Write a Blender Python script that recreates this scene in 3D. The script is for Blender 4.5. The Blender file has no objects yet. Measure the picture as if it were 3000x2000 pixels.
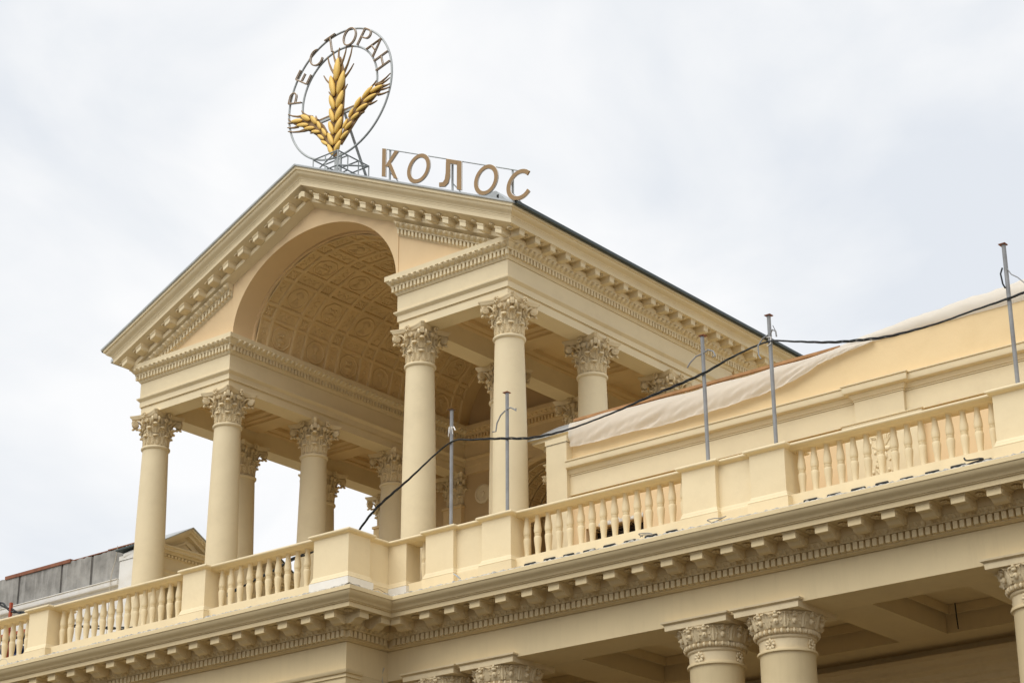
import bpy, math, random
from mathutils import Vector, Matrix
random.seed(7)
S = bpy.context.scene
COL = S.collection
R = math.radians

# ------------------------------------------------------------------ camera
cd = bpy.data.cameras.new('camera'); cam = bpy.data.objects.new('camera', cd); COL.objects.link(cam)
cd.sensor_width = 36; cd.lens = 5953.12 / 3000 * 36; cd.clip_end = 9000; cd.clip_start = 0.5
_y, _p, _r = R(38.79), R(22.135), R(-0.401)
fw = Vector((-math.sin(_y) * math.cos(_p), math.cos(_y) * math.cos(_p), math.sin(_p)))
rt = Vector((math.cos(_y), math.sin(_y), 0)); up = rt.cross(fw)
rt, up = rt * math.cos(_r) + up * math.sin(_r), up * math.cos(_r) - rt * math.sin(_r)
M = Matrix((rt, up, -fw)).transposed().to_4x4(); M.translation = (24.136, -25.401, -9.533)
cam.matrix_world = M
S.camera = cam

# ------------------------------------------------------------------ world and sun
SUN = Vector((-0.06, -0.62, 0.80)).normalized()
w = bpy.data.worlds.new('World'); S.world = w; w.use_nodes = True
nt = w.node_tree; nt.nodes.clear()
def N(t, **k):
    n = nt.nodes.new(t)
    for a, b in k.items(): setattr(n, a, b)
    return n
L = lambda a, b: nt.links.new(a, b)
out = N('ShaderNodeOutputWorld'); bg = N('ShaderNodeBackground'); L(bg.outputs[0], out.inputs[0])
bg.inputs[1].default_value = 0.1
sky = N('ShaderNodeTexSky', sky_type='NISHITA', sun_disc=False)
sky.sun_elevation = math.asin(SUN.z); sky.sun_rotation = math.atan2(SUN.x, SUN.y)
tc = N('ShaderNodeTexCoord')
mp = N('ShaderNodeMapping'); mp.inputs['Scale'].default_value = (1, 1, 1.6); L(tc.outputs['Generated'], mp.inputs[0])
n1 = N('ShaderNodeTexNoise'); n1.inputs['Scale'].default_value = 5.0; n1.inputs['Detail'].default_value = 6; n1.inputs['Roughness'].default_value = .5
n1.inputs['Distortion'].default_value = .3
L(mp.outputs[0], n1.inputs['Vector'])
cr = N('ShaderNodeValToRGB'); L(n1.outputs[0], cr.inputs[0])
e = cr.color_ramp.elements
e[0].position = .36; e[0].color = (.765, .80, .85, 1)
e[1].position = .60; e[1].color = (.965, .965, .965, 1)
e2 = e.new(.47); e2.color = (.855, .875, .90, 1)
ml = N('ShaderNodeVectorMath', operation='SCALE'); L(cr.outputs[0], ml.inputs[0]); ml.inputs['Scale'].default_value = 6.75
mx = N('ShaderNodeMix', data_type='RGBA'); mx.inputs[0].default_value = .95
L(sky.outputs[0], mx.inputs[6]); L(ml.outputs[0], mx.inputs[7]); L(mx.outputs[2], bg.inputs[0])

sd = bpy.data.lights.new('sun', 'SUN'); sun = bpy.data.objects.new('sun', sd); COL.objects.link(sun)
sd.energy = 1.5; sd.angle = R(55); sd.color = (1, .968, .90)
sun.rotation_euler = (-SUN).to_track_quat('-Z', 'Y').to_euler(); sun.location = (0, 0, 40)
S.view_settings.view_transform = 'Standard'; S.view_settings.look = 'None'
S.view_settings.gamma = 1; S.view_settings.use_curve_mapping = False
S.view_settings.exposure = 0.64
S.render.resolution_x = 1024; S.render.resolution_y = 682

# ------------------------------------------------------------------ materials
VARY = ('cream_paint', 'cream_paint_weathered', 'cream_ornament', 'coffer_paint', 'raw_concrete')
def mat(name, col, rough=.75, var=.06, scale=1.3, dirt=None, dirtamt=0.0, bump=.15, bscale=90, metal=0.0, spec=.3, streak=False, dsc=1.7):
    m = bpy.data.materials.new(name); m.use_nodes = True; t = m.node_tree; b = t.nodes['Principled BSDF']
    b.inputs['Roughness'].default_value = rough; b.inputs['Metallic'].default_value = metal
    b.inputs['Specular IOR Level'].default_value = spec
    tc = t.nodes.new('ShaderNodeTexCoord'); geo = t.nodes.new('ShaderNodeNewGeometry')
    n = t.nodes.new('ShaderNodeTexNoise'); n.inputs['Scale'].default_value = scale; n.inputs['Detail'].default_value = 7; n.inputs['Roughness'].default_value = .6
    t.links.new(geo.outputs['Position'], n.inputs['Vector'])
    r = t.nodes.new('ShaderNodeValToRGB'); t.links.new(n.outputs[0], r.inputs[0])
    r.color_ramp.elements[0].position = .3; r.color_ramp.elements[1].position = .7
    r.color_ramp.elements[0].color = tuple(c * (1 - var) for c in col) + (1,)
    r.color_ramp.elements[1].color = tuple(min(1, c * (1 + var)) for c in col) + (1,)
    c = r.outputs[0]
    if dirt:
        mp = t.nodes.new('ShaderNodeMapping'); t.links.new(geo.outputs['Position'], mp.inputs[0])
        mp.inputs['Scale'].default_value = (5, 5, .6) if streak else (1, 1, 1)
        d = t.nodes.new('ShaderNodeTexNoise'); d.inputs['Scale'].default_value = dsc; d.inputs['Detail'].default_value = 8; d.inputs['Roughness'].default_value = .68
        t.links.new(mp.outputs[0], d.inputs['Vector'])
        dr = t.nodes.new('ShaderNodeValToRGB'); t.links.new(d.outputs[0], dr.inputs[0])
        dr.color_ramp.elements[0].position = .5; dr.color_ramp.elements[1].position = .78
        mu = t.nodes.new('ShaderNodeMath'); mu.operation = 'MULTIPLY'; mu.inputs[1].default_value = dirtamt
        t.links.new(dr.outputs[0], mu.inputs[0])
        mx = t.nodes.new('ShaderNodeMix'); mx.data_type = 'RGBA'; t.links.new(mu.outputs[0], mx.inputs[0])
        t.links.new(c, mx.inputs[6]); mx.inputs[7].default_value = tuple(dirt) + (1,); c = mx.outputs[2]
    if name in VARY:                                         # slight tone difference from piece to piece
        oi = t.nodes.new('ShaderNodeObjectInfo'); mr = t.nodes.new('ShaderNodeMapRange'); t.links.new(oi.outputs['Random'], mr.inputs[0])
        mr.inputs[3].default_value = .955; mr.inputs[4].default_value = 1.03
        vm = t.nodes.new('ShaderNodeVectorMath'); vm.operation = 'SCALE'; t.links.new(c, vm.inputs[0]); t.links.new(mr.outputs[0], vm.inputs['Scale']); c = vm.outputs[0]
    t.links.new(c, b.inputs['Base Color'])
    if bump:
        bn = t.nodes.new('ShaderNodeTexNoise'); bn.inputs['Scale'].default_value = bscale; bn.inputs['Detail'].default_value = 4
        t.links.new(geo.outputs['Position'], bn.inputs['Vector'])
        bp = t.nodes.new('ShaderNodeBump'); bp.inputs['Strength'].default_value = bump; bp.inputs['Distance'].default_value = .01
        t.links.new(bn.outputs[0], bp.inputs['Height'])
        wn = t.nodes.new('ShaderNodeTexNoise'); wn.inputs['Scale'].default_value = 2.6; wn.inputs['Detail'].default_value = 3; t.links.new(geo.outputs['Position'], wn.inputs['Vector'])
        b2 = t.nodes.new('ShaderNodeBump'); b2.inputs['Strength'].default_value = .35; b2.inputs['Distance'].default_value = .03
        t.links.new(wn.outputs[0], b2.inputs['Height']); t.links.new(bp.outputs[0], b2.inputs['Normal']); t.links.new(b2.outputs[0], b.inputs['Normal'])
    return m
MT = {}
MT['cream'] = mat('cream_paint', (.765, .645, .425), .7, .03, .9, (.50, .40, .25), .22, .12)
MT['creamlow'] = mat('cream_paint_weathered', (.735, .595, .355), .7, .035, .9, (.50, .39, .22), .2, .12, streak=True)
MT['orn'] = mat('cream_ornament', (.755, .625, .405), .7, .05, 7, (.45, .34, .19), .35, .1)
MT['peach'] = mat('peach_plaster', (.76, .565, .33), .8, .03, .7, (.62, .44, .24), .2, .12)
MT['ochre'] = mat('ochre_plaster', (.77, .59, .34), .8, .035, .6, (.60, .42, .2), .25, .12)
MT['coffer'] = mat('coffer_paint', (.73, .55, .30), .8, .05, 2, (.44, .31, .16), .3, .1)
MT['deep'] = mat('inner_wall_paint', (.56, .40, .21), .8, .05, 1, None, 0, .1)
MT['white'] = mat('white_primer', (.74, .73, .70), .75, .04, 3, (.60, .52, .38), .45, .2)
MT['greywall'] = mat('raw_concrete', (.27, .26, .24), .9, .35, 2.6, (.47, .455, .43), .8, .6, 40, streak=True, dsc=1.1)
MT['joint'] = mat('mortar_joint', (.115, .108, .10), .95, .2, 6)
MT['rust'] = mat('rusty_flashing', (.24, .095, .055), .75, .25, 5, (.45, .24, .14), .5)
MT['zinc'] = mat('zinc_sheet', (.52, .55, .56), .45, .08, 3, (.36, .39, .40), .35, .1, 30, .15, .5)
MT['green'] = mat('green_roof_metal', (.05, .066, .068), .5, .1, 2, (.10, .125, .125), .3, .1, 30, .2, .5)
MT['steel'] = mat('painted_steel', (.43, .455, .455), .5, .08, 4, (.3, .3, .29), .3, .1, 60, .1, .5)
MT['pole'] = mat('grey_pole_paint', (.27, .275, .28), .6, .16, 5, (.16, .12, .09), .45, .2, 60, .1, .4)
MT['gold'] = mat('gold_paint', (.80, .52, .12), .5, .06, 4, (.50, .27, .04), .3, .08, 40, .1, .5)
MT['bronze'] = mat('bronze_letter_face', (.31, .195, .09), .55, .06, 4, None, 0, .05, 40, .15, .4)
MT['dkbronze'] = mat('dark_bronze_edge', (.13, .075, .045), .55, .1, 6)
MT['neon'] = mat('white_tube', (.85, .83, .80), .3, .02, 4, None, 0, 0)
MT['black'] = mat('black_rubber', (.018, .02, .02), .6, .2, 8, None, 0, .2)
MT['cable'] = mat('cable_sheath', (.016, .02, .022), .5, .2, 9, (.05, .018, .02), .5, 0)
MT['wood'] = mat('raw_timber', (.42, .225, .10), .8, .18, 4, (.25, .13, .06), .4, .3, 60)
MT['brick'] = mat('brick_piece', (.33, .17, .09), .85, .2, 20)
MT['dark'] = mat('debris_dark', (.045, .035, .03), .9, .5, 14, (.16, .08, .04), .6, .5, 30)
MT['red'] = mat('red_oxide_post', (.36, .075, .035), .6, .15, 6)
MT['blue'] = mat('blue_wrap', (.03, .05, .13), .6, .3, 6, (.01, .01, .012), .6)
MT['ground'] = mat('paving', (.068, .054, .038), .9, .12, .15, (.08, .075, .07), .4, .2, 20)
MT['crack'] = mat('flaking_mortar', (.62, .59, .53), .95, .25, 30, (.05, .045, .04), 1.0, .6, 60, dsc=14)
MT['pale'] = mat('pale_cord', (.52, .47, .38), .8, .1, 20)
# thin translucent polythene
def sheetmat():
    m = bpy.data.materials.new('polythene'); m.use_nodes = True; t = m.node_tree; b = t.nodes['Principled BSDF']
    b.inputs['Base Color'].default_value = (.84, .795, .71, 1); b.inputs['Roughness'].default_value = .38
    tr = t.nodes.new('ShaderNodeBsdfTranslucent'); tr.inputs[0].default_value = (.86, .82, .75, 1)
    tp = t.nodes.new('ShaderNodeBsdfTransparent')
    a = t.nodes.new('ShaderNodeMixShader'); a.inputs[0].default_value = .35
    t.links.new(b.outputs[0], a.inputs[1]); t.links.new(tr.outputs[0], a.inputs[2])
    c = t.nodes.new('ShaderNodeMixShader'); c.inputs[0].default_value = .16
    t.links.new(a.outputs[0], c.inputs[1]); t.links.new(tp.outputs[0], c.inputs[2])
    t.links.new(c.outputs[0], t.nodes['Material Output'].inputs[0])
    return m
MT['sheet'] = sheetmat()

# ------------------------------------------------------------------ mesh building
class MB:
    def __init__(s): s.v = []; s.f = []
    def add(s, vs, fs):
        o = len(s.v); s.v += [tuple(p) for p in vs]; s.f += [tuple(i + o for i in f) for f in fs]
    def box(s, x0, x1, y0, y1, z0, z1, shx=0.0):
        vs = [(x, y, z + shx * x) for z in (z0, z1) for y in (y0, y1) for x in (x0, x1)]
        s.add(vs, [(0, 1, 5, 4), (1, 3, 7, 5), (3, 2, 6, 7), (2, 0, 4, 6), (4, 5, 7, 6), (0, 2, 3, 1)])
    def grid(s, rows, closed=False):
        n = len(rows[0]); vs = [p for r in rows for p in r]; fs = []
        for i in range(len(rows) - 1):
            for j in range(n if closed else n - 1):
                k = (j + 1) % n; fs.append((i * n + j, i * n + k, (i + 1) * n + k, (i + 1) * n + j))
        s.add(vs, fs)
    def lathe(s, prof, n=32, c=(0, 0, 0), a0=0.0, cap=True):
        rows = [[(c[0] + r * math.cos(a0 + 2 * math.pi * j / n), c[1] + r * math.sin(a0 + 2 * math.pi * j / n), c[2] + z) for j in range(n)] for r, z in prof]
        s.grid(rows, True)
        if cap:
            o = len(s.v) - len(prof) * n
            s.f.append(tuple(o + j for j in range(n))[::-1]); s.f.append(tuple(o + (len(prof) - 1) * n + j for j in range(n)))
    def sweep(s, prof, path, closed=False, cap=True):
        """prof: (outward offset, z); path: xy points, outward is the right hand side"""
        n = len(path); ms = []
        for i in range(n):
            a = path[i - 1] if (i > 0 or closed) else None; b = path[(i + 1) % n] if (i < n - 1 or closed) else None
            def nr(p, q):
                d = math.hypot(q[0] - p[0], q[1] - p[1]); return ((q[1] - p[1]) / d, -(q[0] - p[0]) / d)
            n1 = nr(a, path[i]) if a else None; n2 = nr(path[i], b) if b else None
            if n1 and n2:
                k = 1 + n1[0] * n2[0] + n1[1] * n2[1]; ms.append(((n1[0] + n2[0]) / k, (n1[1] + n2[1]) / k))
            else: ms.append(n1 or n2)
        rows = [[(path[i][0] + o * ms[i][0], path[i][1] + o * ms[i][1], z) for i in range(n)] for o, z in prof]
        s.grid(rows, closed)
        if cap and not closed:
            o = len(s.v) - len(prof) * n
            s.f.append(tuple(o + k * n for k in range(len(prof)))); s.f.append(tuple(o + k * n + n - 1 for k in range(len(prof)))[::-1])
        if cap and closed:
            o = len(s.v) - len(prof) * n
            s.f.append(tuple(o + k for k in range(n))); s.f.append(tuple(o + (len(prof) - 1) * n + k for k in range(n)))
    def tube(s, pts, r, n=8, cap=True, taper=None):
        pts = [Vector(p) for p in pts]; rows = []; u = None
        for i, p in enumerate(pts):
            t = (pts[min(i + 1, len(pts) - 1)] - pts[max(i - 1, 0)]).normalized()
            if u is None:
                u = t.cross(Vector((0, 0, 1)));
                if u.length < .05: u = t.cross(Vector((0, 1, 0)))
            u = (u - t * u.dot(t)).normalized(); v = t.cross(u)
            rr = r if taper is None else r * taper[i]
            rows.append([p + (u * math.cos(2 * math.pi * j / n) + v * math.sin(2 * math.pi * j / n)) * rr for j in range(n)])
        s.grid(rows, True)
        if cap:
            o = len(s.v) - len(rows) * n
            s.f.append(tuple(o + j for j in range(n))); s.f.append(tuple(o + (len(rows) - 1) * n + j for j in range(n)))
    def ellip(s, c, ax, n=10, m=6):
        """ax: three Vectors (half axes)"""
        c = Vector(c); rows = []
        for i in range(m + 1):
            th = math.pi * i / m; rad = max(math.sin(th), .02)
            rows.append([c + ax[2] * (-math.cos(th)) + (ax[0] * math.cos(2 * math.pi * j / n) + ax[1] * math.sin(2 * math.pi * j / n)) * rad for j in range(n)])
        s.grid(rows, True)
    def poly(s, pts, y0, y1):
        """extruded polygon given in x,z"""
        n = len(pts); vs = [(p[0], y0, p[1]) for p in pts] + [(p[0], y1, p[1]) for p in pts]
        s.add(vs, [tuple(range(n)), tuple(range(2 * n - 1, n - 1, -1))] + [(i, (i + 1) % n, n + (i + 1) % n, n + i) for i in range(n)])
    def xform(s, f): s.v = [tuple(f(Vector(p))) for p in s.v]; return s
    def mesh(s, name, mt, smooth=None):
        me = bpy.data.meshes.new(name); me.from_pydata(s.v, [], s.f); me.materials.append(MT[mt])
        if smooth:
            me.polygons.foreach_set('use_smooth', [True] * len(me.polygons))
            me.set_sharp_from_angle(angle=R(smooth))
        me.update(); return me

WL = {}
def wl(o): return WL.get(o.name, Vector((0, 0, 0)))
def tag(o, label=None, cat=None, group=None, kind=None):
    if label: o['label'] = label
    if cat: o['category'] = cat
    if group: o['group'] = group
    if kind: o['kind'] = kind
    return o
def obj(name, me, parent=None, loc=(0, 0, 0), rz=0.0, label=None):
    o = bpy.data.objects.new(name, me); COL.objects.link(o); loc = Vector(loc); WL[o.name] = loc
    if parent is not None: o.parent = parent; o.location = loc - wl(parent)
    else: o.location = loc
    o.rotation_euler = (0, 0, rz)
    if label: o['label'] = label
    return o
def thing(name, loc, label, cat, group=None):
    o = bpy.data.objects.new(name, None); COL.objects.link(o); o.location = loc; WL[o.name] = Vector(loc); o.empty_display_size = .3
    return tag(o, label, cat, group)
def part(name, mb, mt, parent=None, smooth=None, label=None):
    """mesh given in world coordinates; origin moved to the middle of its base"""
    xs = [p[0] for p in mb.v]; ys = [p[1] for p in mb.v]; zs = [p[2] for p in mb.v]
    c = Vector(((min(xs) + max(xs)) / 2, (min(ys) + max(ys)) / 2, min(zs)))
    mb.v = [(p[0] - c.x, p[1] - c.y, p[2] - c.z) for p in mb.v]
    return obj(name, mb.mesh(name, mt, smooth), parent, c, 0, label)
def bx(name, mt, parent, *a, **k):
    m = MB(); m.box(*a); return part(name, m, mt, parent, **k)
def RZ(n): return math.atan2(n[0], -n[1])          # rotation that turns local -Y to the outward normal
def along(name, me, parent, p, q, o, z, pitch, phase=.5, slope=0.0, lo=0.0, hi=0.0, centre=False, skip=None):
    """copies along p->q; outward on the right; o outward offset"""
    d = math.hypot(q[0] - p[0], q[1] - p[1]); t = ((q[0] - p[0]) / d, (q[1] - p[1]) / d); n = (t[1], -t[0])
    k = 0; cnt = int((d - lo - hi) / pitch + 1e-6)
    if centre: ph = lo + ((d - lo - hi) - (cnt - 1) * pitch) / 2
    else: ph = lo + phase * pitch
    for k in range(cnt):
        s = ph + k * pitch
        if s > d - hi + 1e-6: break
        if skip and skip(k, s): continue
        j_ = random.uniform(-.0025, .0025); obj(name, me, parent, (p[0] + t[0] * (s + j_) + n[0] * (o + j_ * .8), p[1] + t[1] * (s + j_) + n[1] * (o + j_ * .8), z + slope * s + j_ * .6), RZ(n) + j_ * 4)

# ------------------------------------------------------------------ shared small ornaments
def flower(r=.05, n=6, depth=.03, down=False):
    m = MB()
    for i in range(n):
        a = 2 * math.pi * i / n; c = (math.cos(a) * r * .58, 0, math.sin(a) * r * .58)
        m.ellip((c[0], -depth * .45, c[2]), (Vector((math.cos(a), -.25, math.sin(a))) * r * .44, Vector((-math.sin(a), 0, math.cos(a))) * r * .30, Vector((0, -1, 0)) * depth * .5), 6, 4)
    m.ellip((0, -depth * .8, 0), (Vector((r * .2, 0, 0)), Vector((0, 0, r * .2)), Vector((0, -depth * .6, 0))), 6, 4)
    if down: m.xform(lambda p: Vector((p.x, p.z, p.y)))
    return m
def egg_mesh(wd, ht, dp, mt):
    """egg, shell and half darts; origin at the top of the course on its back plane; front is -Y; leans out towards the top"""
    m = MB(); lean = lambda z: -dp * (.55 + .45 * (z / -ht) * -1 + .45) * 0
    tilt = lambda p: Vector((p.x, p.y - dp * .85 * (1 + p.z / ht), p.z))
    m.ellip((0, -dp * .10, -ht * .44), (Vector((wd * .315, 0, 0)), Vector((0, -dp * .90, 0)), Vector((0, 0, ht * .50))), 10, 6)
    pts = [(math.sin(a) * wd * .425, -dp * .16, -ht * .42 - math.cos(a) * ht * .5) for a in [R(x) for x in range(-140, 141, 28)]]
    m.tube(pts, wd * .042, 5)
    m.ellip((wd * .5, -dp * .05, -ht * .6), (Vector((wd * .03, 0, 0)), Vector((0, -dp * .22, 0)), Vector((0, 0, ht * .36))), 5, 4)
    m.xform(tilt)
    return m.mesh('egg', mt, 60)
def dentil_mesh(wd, ht, dp, mt, sh=0.0):
    m = MB(); m.box(-wd / 2, wd / 2, -dp, .0, -ht, 0, sh); return m.mesh('dentil', mt)
def leaf(m, phi, z0, H, Wd, rad, curl, lob=5, nt=15, ns=9, droop=.16, twist=0):
    rows = []
    for i in range(nt):
        t = i / (nt - 1); k = max(0, (t - .62) / .38)
        z = z0 + H * (t - droop * k ** 2.2); r = rad(z0 + H * min(t, .95)) + .014 + curl * k ** 1.7
        base = .62 + .38 * math.sin(math.pi * min(t * 1.15, 1) ** .9); tip = 1 if t < .78 else math.sqrt(max(0, 1 - ((t - .78) / .22) ** 2)) * .92 + .08
        ser = 1 - .30 * abs(math.cos(math.pi * lob * t * .95)) * (1 if t < .9 else .3)
        wv = Wd * base * tip * ser
        row = []
        for j in range(ns):
            q = -1 + 2 * j / (ns - 1)
            rr = r + .016 * (1 - abs(q)) ** .5 * (1 - .5 * k) - .012 * q * q - .35 * Wd * k * q * q + .010 * math.cos(q * 3 * math.pi)
            zz = z + H * .05 * abs(q) * (1 - t) + (.018 * abs(q) * (math.sin(lob * 2 * math.pi * t)))
            a = phi + q * wv / max(rr, .05)
            row.append((rr * math.cos(a), rr * math.sin(a), zz))
        rows.append(row)
    m.grid(rows)
def disc_scroll(m, c, axis, r, th, n=14):
    """scroll: a drum with stepped spiral faces, axis given"""
    ax = Vector(axis).normalized(); u = ax.orthogonal().normalized(); v = ax.cross(u); c = Vector(c)
    prof = [(.10, 1.05), (.22, 1.05), (.25, .72), (.42, .66), (.46, .92), (.66, .88), (.70, .62), (.84, .6), (.88, .85), (1.0, .8), (1.0, -.8), (.88, -.85), (.84, -.6), (.70, -.62), (.66, -.88), (.46, -.92), (.42, -.66), (.25, -.72), (.22, -1.05), (.1, -1.05)]
    rows = [[c + ax * (h * th / 2) + (u * math.cos(2 * math.pi * j / n) + v * math.sin(2 * math.pi * j / n)) * (r * f) for j in range(n)] for f, h in prof]
    m.grid(rows, True); o = len(m.v) - len(rows) * n
    m.f.append(tuple(o + j for j in range(n))); m.f.append(tuple(o + (len(rows) - 1) * n + j for j in range(n)))
def abacus(m, half, cut, z0, z1, prof):
    """concave-sided abacus; prof list of (scale add, z)"""
    base = []
    for q in range(4):
        a = q * math.pi / 2; ca, sa = math.cos(a), math.sin(a)
        k = 9
        for i in range(k + 1):
            t = -1 + 2 * i / k; x = half - cut * (1 - t * t) ; y = t * (half - .045)
            base.append((x * ca - y * sa, x * sa + y * ca))
    rows = [[(x * (1 + s), y * (1 + s), z) for x, y in base] for s, z in prof]
    m.grid(rows, True); n = len(base); o = len(m.v) - len(rows) * n
    m.f.append(tuple(o + j for j in range(n))); m.f.append(tuple(o + (len(rows) - 1) * n + j for j in range(n)))

def corinthian(r0=.291, H=.76):
    """capital, origin at the astragal, H to the abacus top"""
    m = MB(); Z = Vector((0, 0, 1))
    bell = lambda z: r0 * .90 + .075 * (max(0, z) / (H * .86)) ** 2.4
    m.lathe([(bell(H * t), H * t) for t in (0, .15, .3, .45, .6, .7, .8, .86)], 32)
    for i in range(8): acanthus(m, i * math.pi / 4, .0, H * .37, .098, bell, .07)
    for i in range(8): acanthus(m, (i + .5) * math.pi / 4, .02, H * .61, .104, bell, .115)
    for i in range(4):                                   # long curled leaves under the corner volutes
        acanthus(m, math.pi / 4 + i * math.pi / 2, H * .36, H * .33, .085, lambda z: bell(z) + .045, .20, .34)
    for q in range(4):
        a = math.pi / 4 + q * math.pi / 2; d = Vector((math.cos(a), math.sin(a), 0)); tn = Vector((-d.y, d.x, 0))
        for sg in (-1, 1):
            c = d * .490 + tn * sg * .055 + Z * (H * .735); disc_scroll(m, c, (tn - d * sg * .35), .075, .055)
            b0 = Vector((math.cos(a + sg * .39), math.sin(a + sg * .39), 0)); p0 = b0 * .30 + Z * (H * .50); p1 = b0 * .335 + Z * (H * .66); p2 = d * .455 + tn * sg * .055 + Z * (H * .835)
            m.tube(cat4([p0, p1, p1.lerp(p2, .5) + Z * .045, p2]), .019, 6)
            mid = Vector((math.cos(a + sg * .62), math.sin(a + sg * .62), 0)); c2 = mid * .375 + Z * (H * .765); disc_scroll(m, c2, mid, .052, .06, 12)
            m.tube(cat4([p0, mid * .315 + Z * (H * .64), mid * .36 + Z * (H * .76), mid * .375 + Z * (H * .84)]), .016, 6)
            b = a + sg * math.pi / 8                     # caulicoli, ringed stems between the leaves
            m.tube([(math.cos(b) * (bell(z) + .02), math.sin(b) * (bell(z) + .02), z) for z in (H * .26, H * .40, H * .43, H * .44, H * .47, H * .52)], .020, 7, taper=[.8, 1, 1, 1.45, 1.45, 1.2])
            for s3 in (-1, 1): acanthus(m, b + s3 * .10, H * .49, H * .19, .045, lambda z: bell(z) + .02, .06)
        m.ellip(d * .52 + Z * (H * .80), (tn * .040, d * .05, Z * .075), 8, 6)
        for k in (-2, -1, 0, 1, 2): m.tube([d * .560 + tn * .017 * k + Z * (H * .70), d * .574 + tn * .016 * k + Z * (H * .78), d * .555 + tn * .012 * k + Z * (H * .875)], .0075, 5)
        b = q * math.pi / 2; fl = flower(.078, 9, .06)
        fl.xform(lambda p: Vector((p.x, p.y - .395, p.z + H * .925)))
        ca, sa = math.cos(b), math.sin(b); fl.xform(lambda p: Vector((p.x * ca - p.y * sa, p.x * sa + p.y * ca, p.z)))
        m.add(fl.v, fl.f)
    abacus(m, .452, .10, 0, 0, [(-.16, H * .865), (-.06, H * .885), (-.035, H * .925), (-.03, H * .938), (.0, H * .955), (.025, H * .975), (.03, H * 1.0)])
    return m
def cat4(P, n=5):
    P = [Vector(p) for p in P]; o = []
    for i in range(len(P) - 1):
        a, b, c, d = P[max(i - 1, 0)], P[i], P[i + 1], P[min(i + 2, len(P) - 1)]
        for k in range(n):
            t = k / n; o.append(.5 * ((2 * b) + (c - a) * t + (2 * a - 5 * b + 4 * c - d) * t * t + (3 * b - a - 3 * c + d) * t ** 3))
    return o + [P[-1]]
def acanthus(m, phi, z0, H, Wd, rad, curl, droop=.20):
    """a leaf made of fanned lobes on a curling spine"""
    def spine(t):
        k = max(0, (t - .58) / .42); z = z0 + H * (t - droop * k ** 2.3); r = rad(z0 + H * min(t, .95)) + .016 + curl * k ** 1.8
        return r, z, k
    # centre strip, with a raised midrib
    rows = []
    for i in range(12):
        t = i / 11; r, z, k = spine(t); w_ = Wd * (.42 + .12 * math.sin(math.pi * t)) * (1 if t < .8 else math.sqrt(max(.02, 1 - ((t - .8) / .21) ** 2)))
        rows.append([((r + o) * math.cos(phi + q * w_ / r), (r + o) * math.sin(phi + q * w_ / r), z) for q, o in ((-1, -.012), (-.45, .006), (-.12, .004), (0, .017), (.12, .004), (.45, .006), (1, -.012))])
    m.grid(rows)
    if curl > .065:                                      # rolled-over lip
        r, z, k = spine(.97); d = Vector((math.cos(phi), math.sin(phi), 0)); tn = Vector((-d.y, d.x, 0))
        m.ellip(d * (r - .01) + Vector((0, 0, z + .004)), (tn * Wd * .62, d * .038 - Vector((0, 0, .02)), Vector((0, 0, .024)) + d * .01), 8, 5)
    # side lobes, each a small spoon
    for sg in (-1, 1):
        for j in range(6):
            t0 = .06 + j * .135; r, z, k = spine(t0); r2, z2, k2 = spine(min(1, t0 + .20))
            wl_ = Wd * (1.08 + .20 * math.sin(math.pi * min(1, t0 * 1.3))) * (1 if j < 5 else .72)
            rows = []
            for i in range(5):
                u = i / 4; qq = .25 + .75 * u; rr = r + (r2 - r) * u + .010 + .016 * math.sin(math.pi * u) - .018 * u * u - .28 * Wd * (k2 * u) ; zz = z + (z2 - z) * u
                th = H * .074 * (math.sin(math.pi * min(1, u * .78 + .16)))
                row = []
                for v, o in ((-1, -.010), (-.3, .004), (.3, .008), (1, -.006)):
                    a = phi + sg * qq * wl_ / max(rr, .1); row.append(((rr + o) * math.cos(a), (rr + o) * math.sin(a), zz + v * th - sg * 0))
                rows.append(row)
            m.grid(rows)

# ================================================================== the setting
def flatplane(name, z, ext, mt):
    m = MB(); m.add([(-ext, -ext, z), (ext, -ext, z), (ext, ext, z), (-ext, ext, z)], [(0, 1, 2, 3)])
    o = obj(name, m.mesh(name, mt)); tag(o, kind='structure'); return o
flatplane('ground', -11.15, 4000, 'ground')

# ================================================================== lower colonnade storey
D = 1.116
LP = [(-16, 0), (0, 0), (0, D), (16, D)]
low = thing('colonnade_storey', (0, 3, -11.1), 'cream lower storey with bracketed cornice and paired columns under the balustrade', 'building')
m = MB()
m.sweep([(-1.0, .085), (-.004, .071), (0, .066), (0, 0), (-.016, -.003), (-.022, -.022), (-.038, -.05), (-.062, -.078), (-.095, -.10), (-.122, -.122), (-.138, -.148), (-.158, -.15), (-.16, -.166), (-.188, -.17),
         (-.19, -.254), (-.205, -.254), (-.207, -.238), (-.66, -.238), (-.66, -.378), (-1.0, -.378)], LP)
lcor = part('cornice', m, 'creamlow', low, 32)
m = MB()
m.sweep([(-1.05, -.381), (-.668, -.381), (-.675, -.392), (-.70, -.41), (-.735, -.452), (-.737, -.470), (-.845, -.472), (-.845, -.597), (-.848, -.60), (-.856, -.612), (-.905, -.622), (-.915, -.632), (-.965, -.634), (-.965, -.640), (-.95, -.642),
         (-.95, -1.195), (-1.83, -1.195), (-1.83, -.72), (-1.05, -.72)], LP)
lfr = part('entablature', m, 'creamlow', low, 32)
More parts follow.
